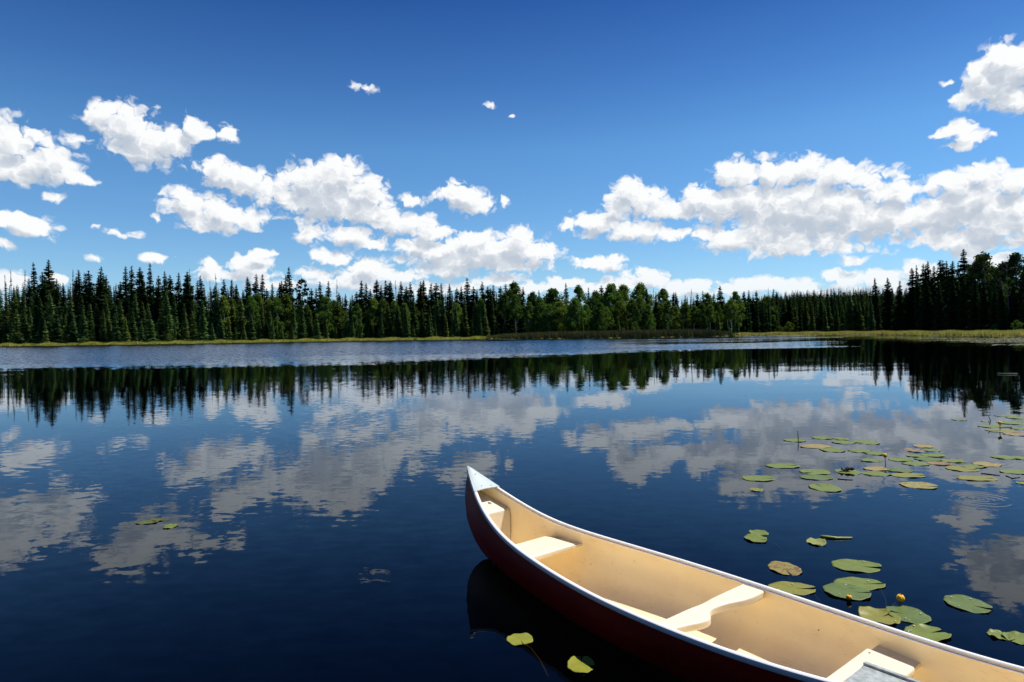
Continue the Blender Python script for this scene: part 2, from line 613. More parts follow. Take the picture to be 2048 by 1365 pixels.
def build_water():
    bm = bmesh.new()
    S = 4200.0
    outer = [bm.verts.new(p) for p in ((-S, -S, 0), (S, -S, 0), (S, S, 0), (-S, S, 0))]
    inner = [bm.verts.new((p.x, p.y, 0)) for p in waterline()]
    edges = []
    for ring in (outer, inner):
        for i in range(len(ring)):
            edges.append(bm.edges.new((ring[i], ring[(i + 1) % len(ring)])))
    bmesh.ops.triangle_fill(bm, use_beauty=True, use_dissolve=False, edges=edges)
    bmesh.ops.recalc_face_normals(bm, faces=bm.faces)
    for f in bm.faces:
        if f.normal.z < 0:
            f.normal_flip()
    me = bpy.data.meshes.new('lake_water')
    bm.to_mesh(me)
    bm.free()
    mt, b, out = material('lake_water')
    geo = b.n('ShaderNodeNewGeometry')
    P = geo.outputs['Position']
    X, Y, _ = b.xyz(P)
    flat = b.comb(X, Y)

    def slopes(vec, scale, detail, amp):
        c = b.noise(vec, scale, detail, 0.5, dim='2D', out='Color')
        return b.v('MULTIPLY', b.v('SUBTRACT', c, (0.5, 0.5, 0.5)), amp)
    gust = b.noise(b.v('MULTIPLY', flat, (0.05, 0.09, 0)), 1.0, 2.0, 0.5, dim='2D')
    breeze = b.smooth(gust, 0.30, 0.68, 0.35, 1.25)
    rip = slopes(b.v('MULTIPLY', flat, (0.5, 1.0, 0)), 7.0, 2.0, (0.014, 0.028, 0))
    swell = slopes(b.v('MULTIPLY', flat, (0.35, 0.8, 0)), 0.8, 1.0, (0.003, 0.008, 0))
    tiny = slopes(flat, 15.0, 1.0, (0.005, 0.007, 0))
    sl = b.v('ADD', b.v('ADD', b.v('SCALE', rip, scale=breeze), swell), b.v('SCALE', tiny, scale=breeze))
    # the wind reaches the water beyond about fifty metres, but not the lee of the wood on the right
    edge = b.m('ADD', Y, b.m('MULTIPLY', b.m('SUBTRACT', b.noise(b.v('MULTIPLY', flat, (0.02, 0.10, 0)), 1.0, 4.0, 0.6, dim='2D'), 0.5), 34.0))
    edge = b.m('ADD', edge, b.m('MULTIPLY', X, -0.28))
    wind = b.smooth(edge, 45.0, 70.0)
    lee = b.m('ADD', b.m('SUBTRACT', X, b.m('MULTIPLY', Y, 0.50)), b.m('MULTIPLY', b.m('SUBTRACT', b.noise(b.v('MULTIPLY', flat, (0.02, 0.05, 0)), 1.0, 3.0, 0.6, dim='2D'), 0.5), 26.0))
    wind = b.m('MULTIPLY', wind, b.smooth(lee, -26.0, 6.0, 1.0, 0.0))
    streak = b.smooth(b.noise(b.v('MULTIPLY', flat, (0.012, 0.085, 0)), 1.0, 3.0, 0.55, dim='2D'), 0.40, 0.60)
    right = b.smooth(b.m('SUBTRACT', X, b.m('MULTIPLY', Y, 0.17)), -8.0, 6.0)
    wind = b.m('MULTIPLY', wind, b.m('SUBTRACT', 1.0, b.m('MULTIPLY', right, b.m('SUBTRACT', 1.0, streak))))
    ruf = slopes(b.v('MULTIPLY', flat, (0.6, 1.0, 0)), 2.6, 3.0, (0.32, 0.50, 0))
    # at this low angle it is the wave faces leaning towards the viewer that are seen
    ruf = b.v('ADD', ruf, b.v('SCALE', b.v('NORMALIZE', flat), scale=-0.10))
    sl = b.v('ADD', sl, b.v('SCALE', ruf, scale=wind))
    # rings left on the surface
    for (cx, cy, rad, amp) in RINGS:
        c = on_plane(cx, cy)
        dv = b.v('SUBTRACT', flat, (c.x, c.y, 0))
        r = b.v('LENGTH', dv)
        s = b.m('MULTIPLY', b.m('SINE', b.m('MULTIPLY', r, 62.0)), b.smooth(r, rad * 0.35, rad, amp, 0.0))
        sl = b.v('ADD', sl, b.v('SCALE', b.v('NORMALIZE', dv), scale=s))
    sx, sy, _ = b.xyz(sl)
    N = b.v('NORMALIZE', b.comb(sx, sy, 1.0))
    fr = b.n('ShaderNodeFresnel')
    fr.inputs['IOR'].default_value = 1.333
    b.put(fr.inputs['Normal'], N)
    gl = b.n('ShaderNodeBsdfGlossy')
    gl.inputs['Roughness'].default_value = 0.015
    gl.inputs['Color'].default_value = (0.82, 0.90, 1.0, 1)
    b.put(gl.inputs['Normal'], N)
    tr = b.n('ShaderNodeBsdfTransparent')
    tr.inputs['Color'].default_value = (0.30, 0.38, 0.34, 1)
    mx = b.n('ShaderNodeMixShader')
    b.put(mx.inputs[0], b.m('POWER', fr.outputs[0], 1.16))
    b.t.links.new(tr.outputs[0], mx.inputs[1])
    b.t.links.new(gl.outputs[0], mx.inputs[2])
    b.t.links.new(mx.outputs[0], out.inputs[0])
    tag(link('lake_water', me, None, mt), kind='structure')


RINGS = [(1962, 1000, 0.55, 0.022), (1950, 922, 0.75, 0.018), (1822, 995, 0.22, 0.014)]
build_ground()
build_water()

# ------------------------------------------------------------------ canoe
def build_canoe():
    root = empty('canoe', BOW, math.atan2(AX.y, AX.x))
    tag(root, 'dark red canoe with cream inside and white rims, floating in front', 'canoe')

    # hull shell
    red, b, out = material('red_gelcoat')
    tc = b.n('ShaderNodeTexCoord')
    nz = b.noise(tc.outputs['Object'], 6.0, 4.0, 0.6)
    c = b.mix(nz, (0.19, 0.006, 0.005), (0.25, 0.008, 0.006))
    b.t.links.new(principled(b, c, 0.4, 0.10), out.inputs[0])
    cream, b, out = material('cream_gelcoat')
    tc = b.n('ShaderNodeTexCoord')
    nz = b.noise(tc.outputs['Object'], 3.0, 5.0, 0.65)
    sp = b.noise(tc.outputs['Object'], 26.0, 3.0, 0.6)
    c = b.mix(b.smooth(nz, 0.35, 0.7), (0.94, 0.80, 0.52), (0.90, 0.73, 0.45))
    c = b.mix(b.m('MULTIPLY', b.smooth(sp, 0.66, 0.74), 0.30), c, (0.30, 0.20, 0.11))
    # dried silt on the floor of the boat
    _, _, oz = b.xyz(tc.outputs['Object'])
    silt = b.m('MULTIPLY', b.smooth(oz, 0.10, -0.04), b.smooth(b.noise(tc.outputs['Object'], 2.2, 5.0, 0.6), 0.3, 0.65))
    c = b.mix(b.m('MULTIPLY', silt, 0.2), c, (0.55, 0.45, 0.32))
    # scuffs along the boat and a few dark specks
    scr = b.noise(b.v('MULTIPLY', tc.outputs['Object'], (5.0, 60.0, 90.0)), 1.0, 3.0, 0.6)
    c = b.mix(b.m('MULTIPLY', b.m('MULTIPLY', b.smooth(scr, 0.60, 0.70), b.smooth(nz, 0.40, 0.62)), 0.35), c, (0.48, 0.36, 0.22))
    fl = b.n('ShaderNodeTexVoronoi')
    b.put(fl.inputs['Vector'], tc.outputs['Object'])
    fl.inputs['Scale'].default_value = 5.0
    c = b.mix(b.smooth(fl.outputs['Distance'], 0.015, 0.035, 0.8, 0.0), c, (0.10, 0.06, 0.03))
    b.t.links.new(principled(b, c, 0.42, 0.4, normal=bump(b, b.noise(tc.outputs['Object'], 60.0, 3.0), 0.08, 0.004)), out.inputs[0])
    seatm, b, out = material('cream_plastic')
    tc = b.n('ShaderNodeTexCoord')
    nz = b.noise(tc.outputs['Object'], 9.0, 5.0, 0.65)
    c = b.mix(nz, (0.82, 0.73, 0.56), (0.75, 0.65, 0.48))
    b.t.links.new(principled(b, c, 0.4, 0.4, normal=bump(b, b.noise(tc.outputs['Object'], 80.0, 3.0), 0.06, 0.003)), out.inputs[0])
    rimm = simple_mat('white_rim', (0.84, 0.84, 0.84), 0.4, 0.35, 0.0, 14.0, 0.05)
    plate = simple_mat('painted_metal', (0.44, 0.51, 0.51), 0.45, 0.4, 0.1, 10.0, 0.08)
    grey, b, out = material('weathered_panel')
    tc = b.n('ShaderNodeTexCoord')
    nz = b.noise(tc.outputs['Object'], 22.0, 6.0, 0.7)
    c = b.mix(b.smooth(nz, 0.3, 0.7), (0.20, 0.23, 0.23), (0.42, 0.46, 0.45))
    b.t.links.new(principled(b, c, 0.55, 0.4), out.inputs[0])
    steel = simple_mat('bolt_steel', (0.30, 0.29, 0.26), 0.35, 0.5, 0.9)

    AA = a_range(70)
    NP = 18

    def shell(name, inset, mat, flip):
        V, F = [], []
        m = 2 * NP + 1
        for a in AA:
            for k in range(m):
                side = -1 if k < NP else 1
                phi = (k if k <= NP else 2 * NP - k) / NP * math.pi / 2
                V.append(hull_pt(a, phi, inset, side))
        for i in range(len(AA) - 1):
            for k in range(m - 1):
                q = (i * m + k, i * m + k + 1, (i + 1) * m + k + 1, (i + 1) * m + k)
                F.append(q[::-1] if flip else q)
        return link(name, pymesh(name, V, F), root, mat, True)
    shell('hull', 0.0, red, True)
    shell('liner', 0.011, cream, False)

    # rims: a rounded outer bead, a groove and a thin inner lip
    prof = [(-0.019, -0.016), (-0.019, -0.009), (-0.013, -0.008), (-0.011, -0.006), (-0.011, 0.006), (-0.008, 0.0095), (0.0, 0.011),
            (0.009, 0.0095), (0.0145, 0.005), (0.0160, -0.003), (0.0160, -0.019), (0.0130, -0.023), (0.001, -0.023), (0.0, -0.016)]
    for side in (1, -1):
        V, F = [], []
        n = len(prof)
        As = [0.0005 + 0.999 * a for a in a_range(120)]
        for a in As:
            p = Vector((a * LOA, side * max(half_beam(a), 0.002), sheer(a)))
            e = 0.002
            q = Vector(((a + e) * LOA, side * max(half_beam(min(a + e, 1)), 0.002), sheer(min(a + e, 1))))
            q0 = Vector(((a - e) * LOA, side * max(half_beam(max(a - e, 0)), 0.002), sheer(max(a - e, 0))))
            t = (q - q0).normalized()
            lat = Vector((-t.y, t.x, 0)).normalized() * (1 if side > 0 else -1)
            if lat.y * side < 0:
                lat = -lat
            up = t.cross(lat)
            if up.z < 0:
                up = -up
            squeeze = min(1.0, max(half_beam(a), 0.004) / 0.026)
            for (u, v) in prof:
                uu = u if u > 0 else u * squeeze
                V.append(p + lat * uu + up * v)
        for i in range(len(As) - 1):
            for k in range(n):
                k2 = (k + 1) % n
                q = (i * n + k, i * n + k2, (i + 1) * n + k2, (i + 1) * n + k)
                F.append(q if side < 0 else q[::-1])
        F.append(tuple(range(n)))
        F.append(tuple(range((len(As) - 1) * n, len(As) * n)))
        o = link('rim', pymesh('rim', V, F), root, rimm, True)
        md = o.modifiers.new('edges', 'EDGE_SPLIT')
        md.split_angle = R(40)

    # small decks at both ends
    for end in (0, 1):
        V, F = [], []
        ss = [-0.012 + 0.282 * i / 8 for i in range(9)]
        for layer in (0.0, -0.006):
            for s in ss:
                a = max(s, 0) / LOA
                a = a if end == 0 else 1 - a
                w = half_beam(a) + 0.017 if s > 0 else 0.014
                x = s if end == 0 else LOA - s
                for k in range(-3, 4):
                    u = k / 3
                    V.append(Vector((x, u * w, sheer(a) + 0.0155 + layer + 0.008 * (1 - u * u))))
        m = 7
        L0 = len(ss) * m
        for i in range(len(ss) - 1):
            for k in range(m - 1):
                q = (i * m + k, i * m + k + 1, (i + 1) * m + k + 1, (i + 1) * m + k)
                F.append(q)
                F.append(tuple(j + L0 for j in q[::-1]))
        border = [i * m for i in range(len(ss))] + [(len(ss) - 1) * m + k for k in range(1, m)] \
            + [i * m + m - 1 for i in range(len(ss) - 2, -1, -1)] + [k for k in range(m - 2, 0, -1)]
        for i in range(len(border)):
            j = border[(i + 1) % len(border)]
            F.append((border[i], j, j + L0, border[i] + L0))
        dk = link('deck_plate', pymesh('deck_plate', V, F), root, plate)
        for (s, u) in ((0.235, -0.30), (0.245, 0.55), (0.10, 0.0)):
            a = s / LOA if end == 0 else 1 - s / LOA
            bmx = bmesh.new()
            bmesh.ops.create_uvsphere(bmx, u_segments=10, v_segments=6, radius=0.006)
            bmesh.ops.scale(bmx, vec=(1, 1, 0.5), verts=bmx.verts)
            bmesh.ops.translate(bmx, vec=(s if end == 0 else LOA - s, u * half_beam(a), sheer(a) + 0.0165 + 0.008 * (1 - u * u)), verts=bmx.verts)
            me = bpy.data.meshes.new('bolt')
            bmx.to_mesh(me)
            bmx.free()
            link('bolt', me, dk, steel, True)

    def inner_half(x, z):
        """Half width of the inside of the hull at a station and a height."""
        a = min(max(x / LOA, 0.001), 0.999)
        zs, zk = sheer(a), keel(a) + 0.011
        tau = min(max((zs - z) / (zs - zk), 0), 1)
        best = hull_pt(a, 0.01, 0.011)
        for k in range(1, 60):
            p = hull_pt(a, k / 60 * math.pi / 2, 0.011)
            best = p
            if p.z <= z:
                break
        return abs(best.y)

    def bevel_obj(o, width, seg=3):
        md = o.modifiers.new('round', 'BEVEL')
        md.width = width
        md.segments = seg
        md.limit_method = 'ANGLE'
        md.angle_limit = R(35)

    # flotation tanks at both ends: a sloping top and a front face that narrows downward
    for end in (0, 1):
        V, F = [], []
        xs = [0.10, 0.16, 0.22, 0.28, 0.34, 0.385]
        zt = 0.425
        for x in xs:
            xx = x if end == 0 else LOA - x
            w = max(inner_half(xx, zt) - 0.004, 0.006)
            zz = zt + (0.385 - x) * 0.42
            w = max(inner_half(xx, zz) - 0.004, 0.006)
            V += [(xx, -w, zz), (xx, w, zz)]
        for i in range(len(xs) - 1):
            F.append((2 * i, 2 * i + 1, 2 * i + 3, 2 * i + 2))
        base = len(V)
        rows = 7
        for j in range(rows + 1):
            z = zt + (0.0 - zt) * j / rows
            x = 0.385 + 0.045 * j / rows
            xx = x if end == 0 else LOA - x
            w = max(inner_half(xx, z) - 0.004, 0.004)
            V += [(xx, -w, z), (xx, w, z)]
        for j in range(rows):
            F.append((base + 2 * j, base + 2 * j + 1, base + 2 * j + 3, base + 2 * j + 2))
        bm2 = bmesh.new()
        vs = [bm2.verts.new(v) for v in V]
        for f in F:
            bm2.faces.new([vs[i] for i in f])
        bmesh.ops.remove_doubles(bm2, verts=bm2.verts, dist=0.0005)
        bmesh.ops.recalc_face_normals(bm2, faces=bm2.faces)
        me = bpy.data.meshes.new('flotation_tank')
        bm2.to_mesh(me)
        bm2.free()
        o = link('flotation_tank', me, root, seatm)
        bevel_obj(o, 0.012)
        V, F = tube([(0, 0, zt - 0.004), (0, 0, zt + 0.004)], [0.016, 0.016], 18)
        v2, f2 = tube([(0, 0, zt + 0.003), (0, 0, zt + 0.007)], [0.009, 0.008], 14)
        V, F = merge((V, F), (v2, f2))
        cx = 0.275 if end == 0 else LOA - 0.275
        link('drain_cap', pymesh('drain_cap', [(v[0] + cx, v[1] + 0.02, v[2] + 0.11 * 0.42 - (v[0] if end == 0 else -v[0]) * 0.42) for v in V], F), o, steel)

    # moulded bench seats
    def seat(x0, x1, z, hw, label):
        th = 0.042
        bm2 = bmesh.new()

        def block(x0, x1, hw0, hw1, z0, z1):
            pts = [(x0, -hw0), (x1, -hw1), (x1, hw1), (x0, hw0)]
            lo = [bm2.verts.new((x, y, z0)) for x, y in pts]
            hi = [bm2.verts.new((x, y, z1)) for x, y in pts]
            bm2.faces.new(hi)
            bm2.faces.new(lo[::-1])
            for i in range(4):
                j = (i + 1) % 4
                bm2.faces.new((lo[i], lo[j], hi[j], hi[i]))
        block(x0, x1, hw[0], hw[1], z - th, z)
        bmesh.ops.recalc_face_normals(bm2, faces=bm2.faces)
        me = bpy.data.meshes.new('seat')
        bm2.to_mesh(me)
        bm2.free()
        st = link('seat', me, root, seatm)
        if label:
            st['label'] = label
        bevel_obj(st, 0.014, 4)
        # flanges that carry the seat on the sides of the hull
        for side in (1, -1):
            V, F = [], []
            N = 8
            for i in range(N + 1):
                x = x0 + 0.012 + (x1 - x0 - 0.024) * i / N
                h = hw[0] + (hw[1] - hw[0]) * i / N - 0.02
                w = inner_half(x, z - 0.02) + 0.004
                w2 = inner_half(x, z - 0.036) + 0.004
                V += [(x, side * h, z - 0.020), (x, side * w, z - 0.020), (x, side * w2, z - 0.036), (x, side * h, z - 0.036)]
            for i in range(N):
                for k in range(4):
                    k2 = (k + 1) % 4
                    q = (4 * i + k, 4 * i + k2, 4 * i + 4 + k2, 4 * i + 4 + k)
                    F.append(q if side < 0 else q[::-1])
            F += [(0, 1, 2, 3), (4 * N, 4 * N + 1, 4 * N + 2, 4 * N + 3)]
            link('seat_flange', pymesh('seat_flange', V, F), st, seatm)
        return st
    seat(0.775, 1.085, 0.272, (0.215, 0.240), 'plain cream bench seat near the bow')
    st = seat(3.225, 3.470, 0.228, (0.288, 0.258), 'cream bench seat with a grey panel on it')
    # weathered panel on the aft seat, with a raised ridge along its far edge
    V, F = merge(([(3.305, -0.27, 0.229), (3.56, -0.27, 0.229), (3.56, 0.062, 0.229), (3.305, 0.062, 0.229),
                   (3.305, -0.27, 0.237), (3.56, -0.27, 0.237), (3.56, 0.062, 0.237), (3.305, 0.062, 0.237)],
                  [(0, 3, 2, 1), (4, 5, 6, 7), (0, 1, 5, 4), (1, 2, 6, 5), (2, 3, 7, 6), (3, 0, 4, 7)]),
                 ([(3.300, 0.063, 0.229), (3.565, 0.063, 0.229), (3.565, 0.088, 0.229), (3.300, 0.088, 0.229),
                   (3.300, 0.063, 0.249), (3.565, 0.063, 0.249), (3.565, 0.088, 0.249), (3.300, 0.088, 0.249)],
                  [(0, 3, 2, 1), (4, 5, 6, 7), (0, 1, 5, 4), (1, 2, 6, 5), (2, 3, 7, 6), (3, 0, 4, 7)]))
    o = link('seat_panel', pymesh('seat_panel', V, F), st, grey)
    bevel_obj(o, 0.003, 2)
    for (x, y) in ((3.262, 0.232), (3.262, -0.2)):
        V, F = tube([(x, y, 0.2275), (x, y, 0.2305)], [0.006, 0.005], 10)
        link('bolt', pymesh('bolt', V, F), st, steel)

    # carved carrying yoke across the middle
    ctrl = spline([-0.46, -0.40, -0.30, -0.20, -0.13, -0.06, 0, 0.06, 0.13, 0.20, 0.30, 0.40, 0.46],
                  [2.500, 2.505, 2.530, 2.560, 2.552, 2.500, 2.484, 2.492, 2.512, 2.535, 2.555, 2.556, 2.556])
    V, F = [], []
    N = 48
    for i in range(N + 1):
        y = -0.452 + 0.904 * i / N
        x0, x1 = 2.398, ctrl(y)
        dip = 0.006 * math.exp(-(y / 0.09) ** 2)
        for (x, z) in ((x0, 0.288), (x1, 0.288), (x1, 0.240), (x0, 0.240)):
            V.append((x, y, z - dip))
    for i in range(N):
        for k in range(4):
            k2 = (k + 1) % 4
            F.append((4 * i + k, 4 * i + 4 + k, 4 * i + 4 + k2, 4 * i + k2))
    F += [(0, 1, 2, 3), (4 * N + 3, 4 * N + 2, 4 * N + 1, 4 * N)]
    o = link('yoke', pymesh('yoke', V, F), root, seatm)
    bevel_obj(o, 0.012, 4)
    return root


build_canoe()

# ------------------------------------------------------------------ trees
rng = random.Random(7)
NPR = np.random.default_rng(11)
SPRUCE = foliage_mat('spruce_needles', (0.020, 0.042, 0.017), 0.55, 0.15, (0.030, 0.050, 0.016))
YOUNG = foliage_mat('young_spruce_needles', (0.062, 0.120, 0.042), 0.8, 0.22, (0.105, 0.145, 0.040))
ASPEN = foliage_mat('aspen_leaves', (0.068, 0.125, 0.028), 0.7, 0.35, (0.11, 0.15, 0.03))
BUSH = foliage_mat('willow_leaves', (0.065, 0.110, 0.026), 0.6, 0.35, (0.10, 0.13, 0.03))
SHADEDLEAF = foliage_mat('shaded_aspen_leaves', (0.032, 0.058, 0.018), 0.6, 0.18, (0.045, 0.066, 0.02))  # aspen leaves with backlit shade put into their colour
DARKBARK = simple_mat('spruce_bark', (0.075, 0.055, 0.042), 0.95, 0.1, 0.0, 3.0, 0.4)
GREYWOOD = simple_mat('dead_wood', (0.16, 0.135, 0.115), 0.95, 0.1, 0.0, 3.0, 0.4)
mtb, bb, outb = material('pale_bark')
tcb = bb.n('ShaderNodeTexCoord')
nzb = bb.noise(bb.v('MULTIPLY', tcb.outputs['Object'], (3.0, 3.0, 40.0)), 1.0, 3.0)
bb.t.links.new(principled(bb, bb.mix(bb.smooth(nzb, 0.55, 0.65), (0.42, 0.40, 0.34), (0.10, 0.09, 0.08)), 0.8, 0.2), outb.inputs[0])
PALEBARK = mtb


def spruce_tris(seed, r0, whorls=34, per=8, power=0.9, gap=0.0, start=0.05, fine=True, droop=0.35):
    """Loose needle sprays of a spruce of height 1."""
    q = random.Random(seed)
    T = []

    def tri(a, b2, c):
        T.append((tuple(a), tuple(b2), tuple(c)))
    lean = q.uniform(0.8, 1.2)
    for i in range(whorls):
        u = i / (whorls - 1)
        z = start + (0.985 - start) * (u ** 0.84)
        env = r0 * ((1 - z) ** power * 0.92 + 0.06) * q.uniform(0.70, 1.18) * lean
        if q.random() < gap:
            env *= q.uniform(0.25, 0.6)
        for k in range(3):
            th = q.uniform(0, 6.28)
            e = Vector((math.cos(th), math.sin(th), 0)) * env * 0.42
            tri(Vector((0, 0, z + 0.022)), e + Vector((0, 0, z - 0.012)), e * -0.6 + Vector((0, 0, z - 0.016)))
        n = max(4, int(per * (0.6 + 0.5 * (1 - z))))
        a0 = q.uniform(0, 6.28)
        for k in range(n):
            if q.random() < 0.08 + gap * 0.4:
                continue
            th = a0 + 6.283 * k / n + q.uniform(-0.3, 0.3)
            L = env * q.uniform(0.7, 1.15)
            d = Vector((math.cos(th), math.sin(th), 0))
            sd = Vector((-d.y, d.x, 0))
            zz = z + q.uniform(-0.010, 0.010)
            up = 0.25 * (z - 0.35)
            p0 = Vector((0, 0, zz))
            p1 = d * L * 0.55 + Vector((0, 0, zz - droop * L * 0.45 + up * L * 0.5))
            p2 = d * L + Vector((0, 0, zz - droop * L * 0.62 + up * L + 0.10 * L))
            w = L * q.uniform(0.34, 0.50) + 0.004
            hang = Vector((0, 0, -w * q.uniform(0.45, 0.9)))
            tri(p0, p1 + sd * w + hang * 0.4, p2)
            tri(p0, p2, p1 - sd * w + hang * 0.4)
            if fine:
                for (f, sg) in ((0.45, 1), (0.45, -1), (0.75, 1), (0.75, -1)):
                    c = p0.lerp(p2, f) if f > 0.5 else p0.lerp(p1, f / 0.55)
                    l2 = w * q.uniform(0.9, 1.5)
                    e = c + (d * 0.6 + sd * sg * q.uniform(0.6, 1.1)) * l2 + hang * q.uniform(0.4, 1.1)
                    tri(c + d * w * 0.3, c - d * w * 0.3 + hang * 0.25, e)
                tri(p1, p2, p1.lerp(p2, 0.4) + hang * 1.3)
    tri(Vector((-0.005, 0, 0.95)), Vector((0.005, 0, 0.95)), Vector((0, 0, 1.0)))
    tri(Vector((0, -0.005, 0.95)), Vector((0, 0.005, 0.95)), Vector((0, 0, 1.0)))
    return T


def spruce_proto(seed, mat, trunk_r=0.010, bark=None, **kw):
    crown = trimesh('crown', spruce_tris(seed, **kw))
    crown.materials.append(mat)
    V, F = tube([(0, 0, -0.02), (0.002, 0, 0.3), (0, 0.001, 0.7), (0, 0, 0.99)], [trunk_r, trunk_r * 0.8, trunk_r * 0.4, 0.0012], 6)
    tr = pymesh('trunk', V, F)
    tr.materials.append(bark or DARKBARK)
    return tr, crown


def snag_proto(seed):
    """Standing dead spruce: bare trunk, broken twigs, a few brown sprays."""
    q = random.Random(seed)
    parts = [tube([(0, 0, -0.02), (0.003, 0, 0.5), (-0.002, 0.002, 0.85), (0, 0, 1.0)], [0.010, 0.007, 0.0035, 0.0012], 6)]
    for i in range(34):
        z = q.uniform(0.35, 0.97)
        th = q.uniform(0, 6.28)
        L = 0.055 * (1.1 - z) ** 0.7 * q.uniform(0.5, 1.5)
        p = Vector((math.cos(th), math.sin(th), 0)) * L
        parts.append(tube([(0, 0, z), (p.x, p.y, z + L * q.uniform(-0.5, 0.25))], [0.0022, 0.0009], 4))
    V, F = merge(*parts)
    tr = pymesh('trunk', V, F)
    tr.materials.append(GREYWOOD)
    crown = trimesh('crown', spruce_tris(seed + 50, r0=0.055, whorls=22, per=4, power=0.5, gap=0.5, start=0.35, fine=False))
    crown.materials.append(SPRUCE)
    return tr, crown


def leaf_tris(q, clumps, size, per):
    T = []
    for (c, r) in clumps:
        for i in range(per):
            d = Vector((q.gauss(0, 1), q.gauss(0, 1), q.gauss(0, 0.8)))
            d = d.normalized() * r * (q.random() ** 0.45)
            p = c + d
            n = Vector((q.gauss(0, 1), q.gauss(0, 1), q.gauss(0.5, 1))).normalized()
            a = n.orthogonal().normalized()
            a = (a * math.cos(i) + n.cross(a) * math.sin(i)).normalized()
            b2 = n.cross(a)
            s = size * q.uniform(0.6, 1.3)
            T.append((tuple(p + a * s), tuple(p - a * s * 0.5 + b2 * s * 0.8), tuple(p - a * s * 0.5 - b2 * s * 0.8)))
    return T


def aspen_proto(seed, mat, base=0.35, width=0.17, top=1.0, clumps=62, per=46, size=0.011, bark=None, spread=1.0):
    q = random.Random(seed)
    bend = Vector((q.uniform(-0.02, 0.02), q.uniform(-0.02, 0.02), 0))
    parts = [tube([(0, 0, -0.02), tuple(bend * 0.5 + Vector((0, 0, 0.3))), tuple(bend + Vector((0, 0, 0.62))), tuple(bend * 0.6 + Vector((0, 0, 0.93)))],
                  [0.011, 0.0085, 0.0055, 0.0015], 7)]
    cl = []
    for i in range(clumps):
        u = q.random()
        z = base + (top - base) * u
        prof = math.sin(math.pi * min(max((u * 0.88 + 0.12), 0), 1)) ** 0.7
        rr = width * prof * (q.random() ** 0.45) * q.uniform(0.7, 1.12)
        th = q.uniform(0, 6.283)
        c = Vector((math.cos(th) * rr, math.sin(th) * rr, z - 0.03))
        cl.append((c, q.uniform(0.024, 0.05) * spread))
    for (c, r) in cl[::4]:
        z0 = max(0.2, c.z - 0.18)
        p0 = bend * min(1, z0) + Vector((0, 0, z0))
        parts.append(tube([tuple(p0), tuple(p0.lerp(c, 0.55) + Vector((0, 0, 0.01))), tuple(c)], [0.0045, 0.003, 0.001], 5))
    V, F = merge(*parts)
    tr = pymesh('trunk', V, F)
    tr.materials.append(bark or PALEBARK)
    crown = trimesh('crown', leaf_tris(q, cl, size, per))
    crown.materials.append(mat)
    return tr, crown


def pine_proto(seed):
    q = random.Random(seed)
    parts = [tube([(0, 0, -0.02), (0.004, 0, 0.5), (0, 0, 0.97)], [0.011, 0.008, 0.002], 7)]
    cl = []
    for i in range(46):
        u = q.random()
        z = 0.60 + 0.40 * u
        rr = 0.125 * math.sqrt(max(0.0, 1 - ((u - 0.35) / 0.72) ** 2)) * q.uniform(0.35, 1.0)
        th = q.uniform(0, 6.283)
        cl.append((Vector((math.cos(th) * rr, math.sin(th) * rr, z - 0.02)), q.uniform(0.018, 0.032)))
    for (c, r) in cl[::3]:
        parts.append(tube([(0, 0, c.z - 0.03), tuple(c)], [0.004, 0.001], 5))
    V, F = merge(*parts)
    tr = pymesh('trunk', V, F)
    tr.materials.append(DARKBARK)
    crown = trimesh('crown', leaf_tris(q, cl, 0.012, 60))
    crown.materials.append(SPRUCE)
    return tr, crown


def bare_proto(seed):
    q = random.Random(seed)
    parts = [tube([(0, 0, -0.02), (0.01, 0, 0.4), (-0.012, 0.01, 0.75), (-0.03, 0, 1.0)], [0.009, 0.006, 0.003, 0.0008], 7)]
    for i in range(22):
        z = q.uniform(0.45, 0.93)
        th = q.uniform(0, 6.28)
        L = (1.1 - z) * q.uniform(0.2, 0.55)
        d = Vector((math.cos(th), math.sin(th), 0))
        p0 = Vector((-0.02 * z, 0, z))
        p1 = p0 + d * L * 0.4 + Vector((0, 0, L * 0.3))
        p2 = p0 + d * L * 0.65 + Vector((0, 0, L * 0.8))
        parts.append(tube([p0, p1, p2], [0.0022, 0.0012, 0.0004], 5))
        parts.append(tube([p1, p1 + d * L * 0.3 + Vector((q.uniform(-.05, .05), q.uniform(-.05, .05), L * 0.2))], [0.0009, 0.0004], 4))
    V, F = merge(*parts)
    tr = pymesh('trunk', V, F)
    tr.materials.append(GREYWOOD)
    cl = [(Vector((q.uniform(-.08, .08), q.uniform(-.08, .08), q.uniform(0.45, 0.7))), 0.03) for _ in range(14)]
    crown = trimesh('crown', leaf_tris(q, cl, 0.010, 22))
    crown.materials.append(ASPEN)
    return tr, crown


